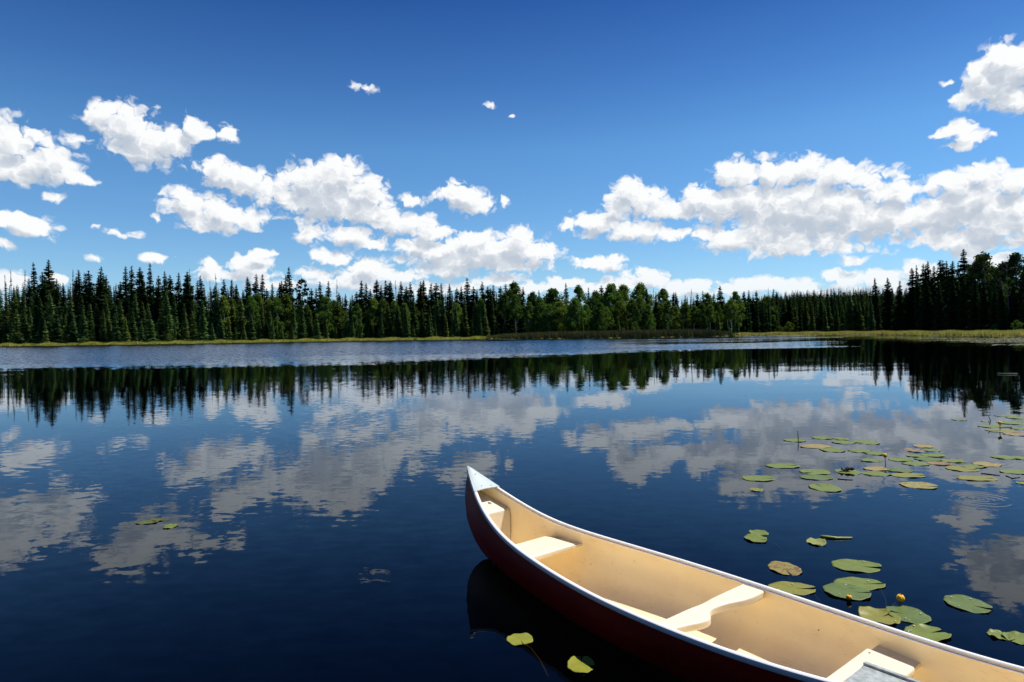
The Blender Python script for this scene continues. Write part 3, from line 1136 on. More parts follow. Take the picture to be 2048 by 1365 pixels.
PROTO = {
    's': [spruce_proto(i, SPRUCE, r0=0.108 + 0.012 * (i % 3), whorls=44, per=11, power=0.62, gap=0.14, start=0.06) for i in range(6)],
    'S': [spruce_proto(20 + i, SPRUCE, r0=0.155, whorls=44, per=11, power=0.80, gap=0.06) for i in range(4)],
    'y': [spruce_proto(40 + i, YOUNG, r0=0.180 + 0.02 * (i % 3), whorls=32, per=11, power=0.9, gap=0.10, start=0.02) for i in range(6)],
    'm': [spruce_proto(60 + i, YOUNG, r0=0.130, whorls=40, per=11, power=0.72, gap=0.10, start=0.04) for i in range(5)],
    'g': [snag_proto(80 + i) for i in range(4)],
    'a': [aspen_proto(100 + i, ASPEN, base=0.10 + 0.05 * (i % 3), width=0.17 + 0.02 * (i % 2), clumps=95, per=60, size=0.016, spread=1.45) for i in range(5)],
    'A': [aspen_proto(120 + i, ASPEN, base=0.05, width=0.27, clumps=150, per=64, size=0.018, spread=2.0) for i in range(3)],
    'q': [aspen_proto(140 + i, ASPEN, base=0.48, width=0.20, clumps=80, per=60, size=0.015, spread=1.4) for i in range(3)],
    'Q': [aspen_proto(150 + i, SHADEDLEAF, base=0.42, width=0.20, clumps=80, per=60, size=0.015, spread=1.4) for i in range(3)],
    'p': [pine_proto(160)],
    'd': [bare_proto(170)],
    'b': [aspen_proto(180 + i, BUSH, base=0.05, width=0.55, clumps=55, per=40, size=0.035, spread=3.0, bark=GREYWOOD) for i in range(3)],
}
_count = {}
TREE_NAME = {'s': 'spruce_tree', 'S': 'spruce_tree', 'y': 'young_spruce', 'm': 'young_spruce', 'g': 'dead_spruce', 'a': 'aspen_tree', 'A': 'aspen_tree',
             'q': 'aspen_tree', 'Q': 'shaded_aspen', 'p': 'pine_tree', 'd': 'dead_birch', 'b': 'willow_bush'}
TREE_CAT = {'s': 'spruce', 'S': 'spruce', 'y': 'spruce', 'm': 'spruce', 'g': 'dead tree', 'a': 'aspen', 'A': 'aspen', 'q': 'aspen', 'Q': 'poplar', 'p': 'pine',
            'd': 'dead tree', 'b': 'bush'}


def plant(px, top, extra, kind, label, group, wide=1.0):
    """A tree whose tip stands at (px, top) in the photograph, rooted EXTRA metres behind the waterline."""
    d = ray(px, top)
    hd = math.hypot(d.x, d.y)
    az = math.degrees(math.atan2(d.x, d.y))
    r = shore(az) + extra
    gz = ground_z(az, extra)
    H = CAM_H + r * d.z / hd - gz
    if H < 0.6:
        return None
    i = _count.get(kind, 0)
    _count[kind] = i + 1
    tr, cr = PROTO[kind][i % len(PROTO[kind])]
    o = empty(TREE_NAME[kind], polar(az, r, gz), rng.uniform(0, 6.28))
    o.rotation_euler = (rng.gauss(0, 0.022), rng.gauss(0, 0.022), o.rotation_euler.z)
    w = H * wide * rng.uniform(0.88, 1.14)
    o.scale = (w, w, H)
    tag(o, label, TREE_CAT[kind], group)
    link('trunk', tr, o)
    link('crown', cr, o)
    return o


# skyline of the far shore, read off the photograph: x, top, kind
SKYLINE = [
    (11, 549, 'g'), (21, 540, 'g'), (46, 538, 'g'), (57, 556, 's'), (70, 525, 's'), (84, 544, 's'), (98, 519, 'S'), (113, 558, 's'), (126, 566, 's'),
    (140, 538, 'g'), (150, 554, 's'), (161, 539, 's'), (172, 546, 's'), (181, 541, 's'), (190, 532, 's'), (197, 550, 's'), (204, 549, 's'),
    (211, 550, 's'), (222, 572, 's'), (234, 563, 's'), (248, 532, 's'), (260, 531, 's'), (276, 534, 's'), (287, 545, 's'), (297, 525, 's'),
    (314, 551, 's'), (326, 542, 's'), (334, 551, 's'), (346, 550, 's'), (355, 545, 's'), (368, 548, 's'), (375, 543, 's'), (381, 538, 'g'),
    (392, 561, 's'), (406, 551, 's'), (422, 561, 'g'), (429, 571, 's'), (437, 547, 'g'), (446, 558, 's'), (459, 559, 's'), (464, 561, 'g'),
    (472, 573, 's'), (479, 568, 's'), (494, 570, 's'), (499, 553, 's'), (508, 548, 's'), (519, 548, 's'), (533, 577, 's'), (544, 565, 's'),
    (558, 565, 's'), (563, 561, 's'), (573, 550, 's'), (581, 534, 's'), (605, 558, 'p'), (622, 577, 's'), (631, 576, 's'), (641, 563, 's'),
    (654, 562, 'S'), (671, 558, 'g'), (681, 585, 's'), (690, 588, 's'), (703, 590, 's'), (714, 584, 's'), (722, 561, 'S'), (731, 566, 's'),
    (740, 578, 's'), (749, 559, 's'), (758, 570, 's'), (770, 560, 's'), (778, 566, 's'), (785, 562, 's'), (794, 560, 'g'), (803, 562, 's'),
    (811, 573, 's'), (822, 564, 'S'), (837, 563, 's'), (846, 560, 'S'), (860, 567, 's'), (868, 566, 's'), (883, 566, 's'), (899, 568, 's'),
    (914, 575, 's'), (924, 573, 's'), (934, 556, 's'), (945, 573, 's'), (954, 578, 's'), (964, 563, 's'), (973, 573, 's'), (979, 576, 's'),
    (986, 570, 's'), (998, 572, 's'), (1008, 568, 's'), (1030, 563, 'q'), (1046, 574, 's'), (1054, 588, 's'), (1067, 581, 'a'), (1079, 580, 's'),
    (1106, 578, 'A'), (1134, 566, 'S'), (1159, 570, 'a'), (1177, 575, 's'), (1189, 584, 'A'), (1203, 571, 's'), (1222, 570, 'A'), (1244, 571, 'A'),
    (1282, 569, 'A'), (1293, 576, 's'), (1305, 576, 'g'), (1312, 584, 's'), (1326, 578, 'a'), (1346, 585, 's'), (1358, 584, 's'), (1371, 590, 's'),
    (1381, 577, 'g'), (1397, 586, 's'), (1408, 581, 's'), (1416, 587, 'a'), (1425, 584, 's'), (1443, 572, 'S'), (1470, 583, 'a'), (1486, 582, 's'),
    (1498, 580, 's'), (1506, 588, 's'), (1513, 581, 's'), (1537, 575, 'g'), (1545, 578, 's'), (1553, 584, 's'),
    (1753, 556, 'S'), (1778, 555, 'S'), (1797, 561, 'S'), (1809, 580, 's'), (1828, 536, 'S'), (1838, 529, 's'), (1846, 527, 'S'), (1852, 529, 's'),
    (1860, 522, 'S'), (1868, 531, 'S'), (1884, 519, 'S'), (1889, 520, 's'), (1895, 521, 'S'), (1903, 522, 'S'), (1911, 533, 's'), (1918, 524, 'S'),
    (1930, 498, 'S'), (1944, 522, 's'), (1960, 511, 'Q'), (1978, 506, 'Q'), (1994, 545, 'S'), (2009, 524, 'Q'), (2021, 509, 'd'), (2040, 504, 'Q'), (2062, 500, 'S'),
]
ORD = ['first', 'second', 'third', 'fourth', 'fifth', 'sixth', 'seventh', 'eighth', 'ninth', 'tenth', 'eleventh', 'twelfth', 'thirteenth',
       'fourteenth', 'fifteenth', 'sixteenth', 'seventeenth', 'eighteenth', 'nineteenth', 'twentieth', 'twenty-first', 'twenty-second',
       'twenty-third', 'twenty-fourth', 'twenty-fifth', 'twenty-sixth', 'twenty-seventh', 'twenty-eighth', 'twenty-ninth', 'thirtieth',
       'thirty-first', 'thirty-second', 'thirty-third', 'thirty-fourth', 'thirty-fifth', 'thirty-sixth']
# trees one can name at once; the others are counted from them along the skyline
LANDMARK = {
    98: ('tallest broad spruce of the skyline at the left end', 'the tallest broad left spruce'),
    297: ('tall spruce tapering just under the small round cloud', 'the spruce under the small cloud'),
    581: ('tall shaggy spruce beside the round-topped pine', 'the shaggy spruce beside the pine'),
    605: ('round-topped dark pine rising above the skyline', 'the round-topped pine'),
    722: ('open-branched dark spruce where the skyline drops', 'the open-branched spruce'),
    846: ('broad pointed dark spruce in the middle skyline', 'the broad pointed middle spruce'),
    934: ('spruce with a needle-thin spire above the middle wood', 'the needle-thin spire'),
    1030: ('tall aspen with a pale trunk behind the left end of the reeds', 'the tall pale-trunked aspen'),
    1106: ('wide round-headed leafy tree behind the reed bed', 'the wide round-headed leafy tree'),
    1134: ('dark pointed spruce rising out of the leafy trees', 'the dark spruce among leafy trees'),
    1282: ('light green leafy tree with a pointed top behind the reeds', 'the pointed light green leafy tree'),
    1443: ('pointed dark spruce above the right end of the reed bed', 'the spruce above the reed end'),
    1537: ('thin dead top standing where the far hill begins', 'the thin dead top by the hill'),
    1930: ('tallest black spruce of the right hand grove', 'the tallest black spruce'),
    2021: ('bare grey dead birch in the right hand grove', 'the bare dead birch'),
}
SPEC = {1753: 'first of three separate dark spruces left of the grove', 1778: 'middle of three separate dark spruces left of the grove',
        1797: 'last of three separate dark spruces, nearest the grove', 1809: 'short dark spruce between the three spruces and the grove'}
KIND_WORD = {'s': 'narrow dark spruce', 'S': 'broad dark spruce', 'g': 'thin dead spruce', 'a': 'light green aspen', 'A': 'broad leafy green tree',
             'q': 'high-crowned green aspen', 'Q': 'high-crowned aspen with shade-darkened leaves', 'p': 'pine', 'd': 'dead birch'}


def extra_for(px, u):
    if px < 1000:
        return 22 + 20 * u
    if px < 1480:
        return 24 + 18 * u
    if px < 1700:
        return 60 + 14 * u
    return 82 + 16 * u


_last, _n = None, {}
for (px, top, kind) in SKYLINE:
    near_left = px > 1800
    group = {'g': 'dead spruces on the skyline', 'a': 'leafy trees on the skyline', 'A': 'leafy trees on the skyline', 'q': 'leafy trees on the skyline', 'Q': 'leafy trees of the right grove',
             'd': None, 'p': None}.get(kind, 'spruces in the right grove' if near_left else 'spruces on the far skyline')
    if px in LANDMARK:
        label = LANDMARK[px][0]
        _last, _n = LANDMARK[px][1], {}
    elif px in SPEC:
        label = SPEC[px]
        _last, _n = 'the three separate spruces', {}
    else:
        k = KIND_WORD[kind]
        _n[k] = _n.get(k, 0) + 1
        label = '%s, %s right of %s' % (k, ORD[_n[k] - 1], _last) if _last else \
            '%s, %s from the left edge' % (k, ORD[_n[k] - 1])
    wide = 1.3 if kind == 's' and 690 < px < 1010 else 1.0
    ex = extra_for(px, rng.random())
    if kind == 'p':
        ex = 22
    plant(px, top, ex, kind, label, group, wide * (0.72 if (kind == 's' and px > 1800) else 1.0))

# middle storey: leafy trees and green spruces standing in front of the skyline
MIDDLE = [(500, 590, 'a'), (517, 587, 'a'), (538, 598, 'a'), (553, 594, 'a'), (569, 588, 'a'), (576, 600, 'A'), (612, 608, 'a'), (648, 592, 'a'), (668, 601, 'a'),
          (676, 612, 'A'), (446, 592, 'a'), (466, 598, 'a'), (712, 606, 'a'), (745, 596, 'a'), (766, 598, 'a'), (790, 602, 'a'), (808, 606, 'a'), (833, 612, 'a'),
          (880, 600, 'a'), (905, 596, 'd'), (914, 606, 'a'), (960, 598, 'a'), (1010, 588, 'q'), (1032, 590, 'q'), (1058, 604, 'a'), (1080, 598, 'A'),
          (1098, 610, 'A'), (1122, 604, 'A'), (1150, 598, 'A'), (1172, 610, 'A'), (1196, 606, 'A'), (1212, 616, 'A'), (1238, 604, 'A'), (1262, 596, 'a'),
          (1276, 590, 'a'), (1296, 610, 'A'), (1320, 606, 'a'), (1336, 602, 'a'), (1352, 612, 'a'), (1368, 604, 'a'), (1388, 612, 'q'), (1404, 606, 'a'),
          (1420, 610, 'q'), (1436, 604, 'a'), (1454, 606, 'q'), (1462, 598, 'q'), (1480, 600, 'a'), (1500, 606, 'a'), (1518, 600, 'a'), (1532, 592, 'a'),
          (1545, 604, 'a'), (1950, 548, 'S'), (1972, 560, 'S'), (1990, 572, 'S'), (2006, 566, 'S'), (2030, 562, 'S'), (2050, 570, 'S'), (1925, 556, 'S'), (1905, 560, 'S'), (1880, 556, 'S'), (1856, 560, 'S')]
ZONES = [(250, 'below the left end of the skyline'), (420, 'below the small round cloud'), (600, 'left of the round-topped pine'), (720, 'right of the round-topped pine'),
         (860, 'below the open-branched spruce'), (1000, 'below the needle-thin spire'), (1130, 'behind the left half of the reeds'),
         (1300, 'behind the middle of the reeds'), (1480, 'behind the right half of the reeds'), (1580, 'left of the far hill'),
         (1760, 'at the foot of the far hill'), (2100, 'in the right hand grove')]


def zone(px):
    return next(z for x, z in ZONES if px < x)


_zn = {}


def numbered(word, px):
    z = zone(px)
    k = (word, z)
    _zn[k] = _zn.get(k, 0) + 1
    return '%s %s, %s from its left' % (word, z, ORD[_zn[k] - 1])


for (px, top, kind) in MIDDLE:
    ex = {0: 14, 1: 15, 2: 56, 3: 74}[0 if px < 980 else 1 if px < 1480 else 2 if px < 1800 else 3] + rng.uniform(0, 7)
    word = {'a': 'mid-height light leafy tree', 'A': 'mid-height wide leafy tree', 'q': 'bare-stemmed leafy tree', 'd': 'leaning bare dead tree', 'S': 'lower dark spruce'}[kind]
    plant(px, top, ex, kind, numbered(word, px), 'lower spruces of the right grove' if kind == 'S' else 'leafy trees of the middle storey')

_mid = []
px = -4.0
while px < 1000:
    t = np.interp(px, [0, 300, 480, 600, 700, 1000], [592, 594, 602, 618, 612, 606])
    _mid.append((px + rng.uniform(-5, 5), t + rng.uniform(-16, 16), 'm'))
    px += rng.uniform(11, 21)
px = 1555.0
while px < 1762:
    _mid.append((px + rng.uniform(-3, 3), 597 + rng.uniform(-10, 18), 'm' if rng.random() < 0.75 else 's'))
    px += rng.uniform(6, 13)
for (px, top, kind) in _mid:
    ex = rng.uniform(11, 17) if px < 1000 else rng.uniform(56, 66)
    plant(px, top, ex, kind, numbered('mid-height green spruce', px), 'green spruces of the middle storey', 1.05 if px < 1000 else rng.uniform(0.85, 1.5))
# the front row, at the edge of the grass
px = 0.0
while px < 1480:
    t = np.interp(px, [0, 120, 480, 700, 1000, 1100, 1480], [626, 622, 640, 634, 638, 640, 636])
    ex = rng.uniform(8, 11) if px < 980 else rng.uniform(13, 15)
    plant(px, t + rng.uniform(-14, 20), ex, 'y' if rng.random() < 0.8 else 'm', numbered('small front-row spruce', px), 'small spruces along the grass', 1.0)
    px += rng.uniform(12, 22) if px < 1000 else rng.uniform(15, 30)
for (px, top, lab) in ((1553, 640, 'low willow bush at the far meadow edge, left of the far hill'), (1578, 645, 'low round willow bush under the left foot of the far hill'),
                       (1680, 643, 'low willow bush under the middle of the far hill'), (1700, 648, 'low willow bush under the right foot of the far hill'),
                       (1270, 645, 'round bush behind the middle of the reed bed'), (2036, 640, 'green bush at the right edge of the grove'),
                       (1990, 648, 'low green bush below the pale birch trunks'), (338, 668, 'low green bush on the left grass bank'), (168, 673, 'low bush in the gap of the left front row')):
    ex = 5 if px < 400 else 12 if px < 1400 else 58 if px < 1760 else 70
    plant(px, top, ex, 'b', lab, None)


def lowpoly_wood(name, spots, mat, seeds, **kw):
    """A far wood that reads as one mass."""
    protos = [np.array(spruce_tris(s, fine=False, **kw)) for s in seeds]
    allt = []
    for (az, ex, H) in spots:
        P = protos[rng.randrange(len(protos))].copy()
        a = rng.uniform(0, 6.28)
        c, s = math.cos(a), math.sin(a)
        w = H * rng.uniform(0.9, 1.2)
        x = (P[..., 0] * c - P[..., 1] * s) * w
        y = (P[..., 0] * s + P[..., 1] * c) * w
        z = P[..., 2] * H
        p = polar(az, shore(az) + ex, ground_z(az, ex))
        allt.append(np.stack([x + p.x, y + p.y, z + p.z], -1))
    o = link(name, trimesh(name, np.concatenate(allt)), None, mat)
    tag(o, kind='stuff')
    return o


spots = []
for i in range(900):
    px = rng.uniform(-120, 1560)
    ex = rng.uniform(42, 95)
    az = az_of(px)
    r = shore(az) + ex
    top = np.interp(px, [0, 300, 480, 600, 700, 800, 1000, 1100, 1300, 1560], [566, 564, 576, 584, 592, 580, 582, 592, 592, 592]) + rng.uniform(0, 22)
    H = CAM_H + r * (horizon(px) - top) / FPX * math.cos(R(az)) - ground_z(az, ex)
    spots.append((az, ex, max(H, 4)))
for i in range(260):
    px = rng.uniform(1818, 2160)
    ex = rng.uniform(92, 135)
    az = az_of(px)
    r = shore(az) + ex
    top = np.interp(px, [1815, 1840, 1930, 1960, 2100], [570, 552, 545, 560, 560]) + rng.uniform(0, 30)
    H = CAM_H + r * (horizon(px) - top) / FPX * math.cos(R(az)) - ground_z(az, ex)
    spots.append((az, ex, max(H, 4)))
for i in range(420):  # unseen trees added behind the camera to darken ambient light and reflections
    az = rng.uniform(92, 268)
    az = az - 360 if az > 180 else az
    spots.append((az, rng.uniform(5, 34), rng.uniform(9, 17)))
o = lowpoly_wood('forest', spots, SPRUCE, (301, 302, 303, 304), r0=0.13, whorls=26, per=9, power=0.7)
tag(o, 'dark depth of the wood behind the far shore trees, with added unseen trees behind the camera', 'forest')
spots = []
for i in range(1500):
    az = rng.uniform(14.5, 40.0)
    ex = rng.uniform(95, 560)
    spots.append((az, ex, rng.uniform(7, 15)))
o = lowpoly_wood('hillside_forest', spots, SPRUCE, (311, 312, 313, 314), r0=0.20, whorls=20, per=9, power=0.7)
tag(o, 'spruce wood covering the low far hill', 'forest')


# ------------------------------------------------------------------ grass and reeds of the shore
def blades(name, n, px_lo, px_hi, ex_fn, h_fn, width, mat, lean=0.35):
    px = NPR.uniform(px_lo, px_hi, n)
    u = NPR.random(n)
    tab_px = np.linspace(px_lo, px_hi, 240)
    tab_az = np.array([az_of(p) for p in tab_px])
    az = np.interp(px, tab_px, tab_az)
    sr = np.interp(az, tab_az, np.array([shore(a) for a in tab_az]))
    ex = ex_fn(px, u)
    gz = np.interp(ex, [-4, -0.6, 0.0, 1.2, 20, 60, 150], [-0.9, -0.12, 0.06, 0.20, 0.30, 0.40, 2.0])
    r = sr + ex
    h = h_fn(px, ex) * NPR.uniform(0.65, 1.25, n)
    x, y = r * np.sin(np.radians(az)), r * np.cos(np.radians(az))
    a = NPR.uniform(0, 2 * np.pi, n)
    w = width * NPR.uniform(0.5, 1.3, n)
    T = np.zeros((n, 3, 3), np.float32)
    T[:, 0, 0], T[:, 0, 1], T[:, 0, 2] = x - np.cos(a) * w, y - np.sin(a) * w, gz - 0.05
    T[:, 1, 0], T[:, 1, 1], T[:, 1, 2] = x + np.cos(a) * w, y + np.sin(a) * w, gz - 0.05
    T[:, 2, 0] = x + NPR.normal(0, lean, n) * h
    T[:, 2, 1] = y + NPR.normal(0, lean, n) * h
    T[:, 2, 2] = gz + h
    o = link(name, trimesh(name, T), None, mat)
    tag(o, kind='stuff')
    return o


GRASS = foliage_mat('sedge', (0.33, 0.32, 0.075), 0.5, 0.35)
MEADOW = foliage_mat('meadow_sedge', (0.33, 0.295, 0.11), 0.55, 0.35)
GREENGRASS = foliage_mat('green_grass', (0.10, 0.15, 0.03), 0.6, 0.35)
mt, b, out = material('cattail')
geo = b.n('ShaderNodeNewGeometry')
_, _, gzz = b.xyz(geo.outputs['Position'])
nz = b.noise(geo.outputs['Position'], 0.35, 4.0, 0.6)
c = b.mix(b.smooth(b.m('ADD', gzz, b.m('MULTIPLY', b.m('SUBTRACT', nz, 0.5), 1.6)), 1.2, 2.3), (0.115, 0.122, 0.042), (0.165, 0.115, 0.055))
df = b.n('ShaderNodeBsdfDiffuse')
b.put(df.inputs['Color'], b.v('SCALE', c, scale=b.m('MULTIPLY_ADD', nz, 0.9, 0.55)))
b.t.links.new(df.outputs[0], out.inputs[0])
REED = mt
tag(blades('sedge', 52000, -60, 1000, lambda p, u: 0.1 + 13 * u ** 1.1, lambda p, e: 0.62 + 0.25 * np.sin(p * 0.11) * np.sin(p * 0.037 + 1), 0.09, GRASS),
    'yellow green sedge strip along the left shore', 'grass')
tag(blades('meadow_grass', 70000, 1440, 2110, lambda p, u: 0.1 + np.interp(p, [1440, 1700, 1800, 2110], [56, 58, 72, 68]) * u ** 1.2,
           lambda p, e: np.interp(e, [0, 4, 20, 60], [0.95, 0.85, 0.70, 0.50]) * 0.74 + 0.10 * np.sin(p * 0.09), 0.09, MEADOW),
    'pale yellow meadow grass on the right shore', 'grass')
tag(blades('grass', 9000, 150, 420, lambda p, u: 4 + 6 * u, lambda p, e: 0.8 + 0 * e, 0.10, GREENGRASS), 'greener grass at the foot of the left trees', 'grass')
tag(blades('reeds', 42000, 972, 1476, lambda p, u: -0.4 + 9.5 * u, lambda p, e: np.interp(p, [972, 1010, 1100, 1380, 1430, 1476], [0.8, 1.4, 1.7, 1.85, 1.6, 0.7]), 0.055, REED, 0.10),
    'brown topped reed bed on the middle shore', 'reeds')

# ------------------------------------------------------------------ water lilies
def pad_material():
    mt, b, out = material('lily_leaf')
    oi = b.n('ShaderNodeObjectInfo')
    tc = b.n('ShaderNodeTexCoord')
    O = tc.outputs['Object']
    x, y, z = b.xyz(O)
    nz = b.noise(O, 14.0, 4.0, 0.6)
    rnd = b.v('ADD', O, b.comb(b.m('MULTIPLY', oi.outputs['Random'], 31.0), b.m('MULTIPLY', oi.outputs['Random'], 17.0), 0.0))
    blot = b.noise(rnd, 16.0, 5.0, 0.65)
    c = b.v('SCALE', oi.outputs['Color'], scale=b.m('MULTIPLY_ADD', nz, 0.7, 0.65))
    # ribs fan out from the stalk
    ang = b.m('ARCTAN2', y, x)
    rib = b.smooth(b.m('ABSOLUTE', b.m('SINE', b.m('MULTIPLY', ang, 11.0))), 0.0, 0.22, 1.0, 0.0)
    c = b.mix(b.m('MULTIPLY', rib, 0.40), c, b.v('SCALE', c, scale=1.8))
    decay = b.m('MULTIPLY', oi.outputs['Alpha'], 1.0)
    edge = b.m('SUBTRACT', 0.72, b.m('MULTIPLY', decay, 0.42))
    c = b.mix(b.smooth(blot, edge, b.m('ADD', edge, 0.06)), c, (0.16, 0.085, 0.035))
    n = bump(b, b.m('ADD', b.m('MULTIPLY', rib, 0.6), nz), 0.35, 0.004)
    p = b.n('ShaderNodeBsdfPrincipled')
    b.put(p.inputs['Base Color'], c)
    b.put(p.inputs['Roughness'], 0.45)
    b.put(p.inputs['Specular IOR Level'], 0.28)
    b.put(p.inputs['Normal'], n)
    b.t.links.new(p.outputs[0], out.inputs[0])
    return mt


PAD = pad_material()
STEM = simple_mat('lily_stalk', (0.10, 0.10, 0.035), 0.6, 0.3, 0.0, 20.0, 0.3)
REDSTEM = simple_mat('red_lily_stalk', (0.20, 0.055, 0.03), 0.6, 0.3, 0.0, 20.0, 0.3)
STRAW = simple_mat('bleached_wood', (0.34, 0.33, 0.29), 0.8, 0.2)
DARKSTICK = simple_mat('dark_stalk', (0.022, 0.020, 0.016), 0.8, 0.2)
mt, b, out = material('lily_petal')
tc = b.n('ShaderNodeTexCoord')
_, _, oz = b.xyz(tc.outputs['Object'])
c = b.mix(b.smooth(oz, -0.014, 0.004), (0.20, 0.24, 0.03), (0.90, 0.50, 0.01))
b.t.links.new(principled(b, c, 0.4, 0.5), out.inputs[0])
PETAL = mt

GREEN = (0.145, 0.190, 0.030)
DEEP = (0.105, 0.155, 0.035)
OLIVE = (0.205, 0.205, 0.030)
YELLOW = (0.30, 0.235, 0.075)


def pad(cx, cy, w, h, notch, col, decay, label, group, curl=0.004, z=0.003, tilt=None, stem=None, stem_mat=None, fold=0.0):
    """A floating heart-shaped leaf. w, h: size in the photograph; notch: where its cleft points, in degrees (0 right, 90 away)."""
    q = random.Random(int(cx * 7 + cy * 13))
    p = on_plane(cx, cy, z)
    dist = p.length
    W = w * p.y / FPX * 0.5
    H = max(h * p.y * p.y / (FPX * CAM_H) * 0.5, W * 0.55)
    H = min(H, W * 1.25)
    nd = R(notch)
    cleft = q.uniform(0.05, 0.16)
    n = 46
    rings = (0.0, 0.35, 0.7, 0.93, 1.0)
    ax, ay = math.cos(nd) * 0.22, math.sin(nd) * 0.22       # where the stalk joins
    ph1, ph2 = q.uniform(0, 6.28), q.uniform(0, 6.28)
    V, F = [], []
    for layer in (0, 1):
        for k in range(n + 1):
            t = cleft + (2 * math.pi - 2 * cleft) * k / n
            e = min(t, 2 * math.pi - t)
            lobe = 1.0 + 0.07 * math.exp(-((e - 0.55) / 0.35) ** 2)
            rr = lobe * (1 + 0.022 * math.sin(5 * t + ph1) + 0.014 * math.sin(11 * t + ph2) + q.uniform(-0.008, 0.008) * (1 + 3 * decay))
            if layer == 0:
                row_t = (t, rr)
                V_row.append(row_t) if k else None
                if k == 0:
                    V_row = [row_t]
            else:
                t, rr = V_row[k]
            ex, ey = math.cos(t + nd) * rr, math.sin(t + nd) * rr
            for s in rings[1:]:
                ux, uy = ax + (ex - ax) * s, ay + (ey - ay) * s
                zz = curl * s ** 4 * (0.6 + 0.9 * math.sin(3 * t + ph2) + 0.6 * math.sin(7 * t + ph1)) + 0.001 * s ** 3
                zz = max(zz, -0.002)
                if fold:
                    zz += fold * max(0.0, (uy * math.cos(nd) - ux * math.sin(nd))) ** 2
                V.append((ux * W, uy * H, zz - 0.0013 * layer))
        V.append((ax * W, ay * H, -0.0013 * layer))
    m = len(rings) - 1
    per = (n + 1) * m + 1
    for layer in (0, 1):
        o0 = layer * per
        c0 = o0 + per - 1
        for k in range(n):
            a0, b0 = o0 + k * m, o0 + (k + 1) * m
            q0 = [(c0, a0, b0)]
            for s in range(m - 1):
                q0.append((a0 + s, a0 + s + 1, b0 + s + 1, b0 + s))
            F += q0 if layer == 0 else [f[::-1] for f in q0]
    for k in range(n):
        a0, b0 = k * m + m - 1, (k + 1) * m + m - 1
        F.append((a0, a0 + per, b0 + per, b0))
    o = link('lily_pad', pymesh('lily_pad', V, F), None, PAD, True)
    o.location = p
    if tilt:
        o.rotation_euler = tilt
    o.color = (col[0] * 0.88, col[1] * 0.86, col[2] * 0.70, decay)
    tag(o, label, 'lily pad', group)
    if group == GR_NEAR and w > 60:
        for k in range(q.randrange(2, 5)):
            t = q.uniform(0.6, 5.6) + nd
            s = q.uniform(0.55, 0.92)
            dr = link('water_drop', DROP, o)
            dr.location = (math.cos(t) * s * W, math.sin(t) * s * H, 0.004)
            sc = q.uniform(0.7, 1.5)
            dr.scale = (sc, sc * 0.9, sc)
    if stem:
        pts = [on_plane(x, y, 0.0) - p for x, y in stem]
        zs = [-0.004, -0.012, -0.03, -0.06, -0.10]
        P = [Vector((ax * W, ay * H, -0.003))] + [Vector((v.x, v.y, -z - zs_)) for v, zs_ in zip(pts, (0.006, 0.018, 0.035, 0.06))]
        V, F = tube(P, [0.0045] * len(P), 6)
        link('stalk', pymesh('stalk', V, F), o, stem_mat or STEM, True)
    return o


GR_NEAR = 'lily pads beside the canoe'
_bm = bmesh.new()
bmesh.ops.create_uvsphere(_bm, u_segments=10, v_segments=8, radius=0.0055)
bmesh.ops.scale(_bm, vec=(1, 1, 0.6), verts=_bm.verts)
DROP = bpy.data.meshes.new('water_drop')
_bm.to_mesh(DROP)
_bm.free()
DROP.polygons.foreach_set('use_smooth', [True] * len(DROP.polygons))
DROP.materials.append(simple_mat('water_bead', (0.55, 0.60, 0.55), 0.12, 1.0))

GR_FAR = 'lily pads in the open water on the right'
GR_EDGE = 'lily pads at the right edge'
pad(1569, 1137, 60, 30, 265, (0.25, 0.215, 0.05), 0.55, 'round yellow brown lily pad with brown patches, beyond the canoe rim', GR_NEAR, stem=[(1578, 1157), (1598, 1166)])
pad(1583, 1177, 92, 26, 350, OLIVE, 0.15, 'long olive lily pad touching the canoe rim right of the yoke', GR_NEAR, stem=[(1625, 1184), (1640, 1198)])
pad(1712, 1132, 92, 27, 335, GREEN, 0.1, 'long green lily pad, farthest of the close group above two joined pads', GR_NEAR, stem=[(1738, 1150), (1749, 1160)])
pad(1717, 1168, 97, 25, 355, GREEN, 0.05, 'upper one of two overlapping green lily pads beyond the canoe', GR_NEAR, z=0.003, stem=[(1763, 1180), (1771, 1195), (1774, 1212)])
pad(1693, 1183, 86, 34, 345, DEEP, 0.05, 'lower one of two overlapping green lily pads, with a yellow bud', GR_NEAR, z=0.007)
pad(1757, 1235, 72, 34, 20, OLIVE, 0.2, 'crumpled half yellow lily pad against the canoe rim', GR_NEAR, curl=0.010, fold=0.02)
pad(1817, 1230, 74, 38, 150, DEEP, 0.0, 'broad grey green round lily pad just below the yellow flower', GR_NEAR, stem=[(1790, 1218), (1784, 1208), (1790, 1196)])
pad(1853, 1267, 82, 33, 15, GREEN, 0.1, 'torn green lily pad half hidden by the canoe rim', GR_NEAR, curl=0.008)
pad(1934, 1208, 77, 37, 315, DEEP, 0.05, 'single green lily pad standing alone right of the yellow flower', GR_NEAR)
pad(1998, 1271, 40, 19, 20, GREEN, 0.2, 'small green lily pad near the right edge with a curled rim', GR_NEAR, curl=0.007)
pad(2037, 1277, 52, 27, 200, GREEN, 0.1, 'green lily pad cut by the right edge beside a small one', GR_NEAR, curl=0.007)
pad(1517, 1066, 36, 12, 300, GREEN, 0.1, 'rear one of two small lily pads in dark water above the canoe', GR_NEAR, z=0.003)
pad(1511, 1077, 42, 16, 330, GREEN, 0.05, 'front one of two small lily pads with trailing stalks', GR_NEAR, z=0.008, stem=[(1535, 1080), (1552, 1084), (1566, 1094)])
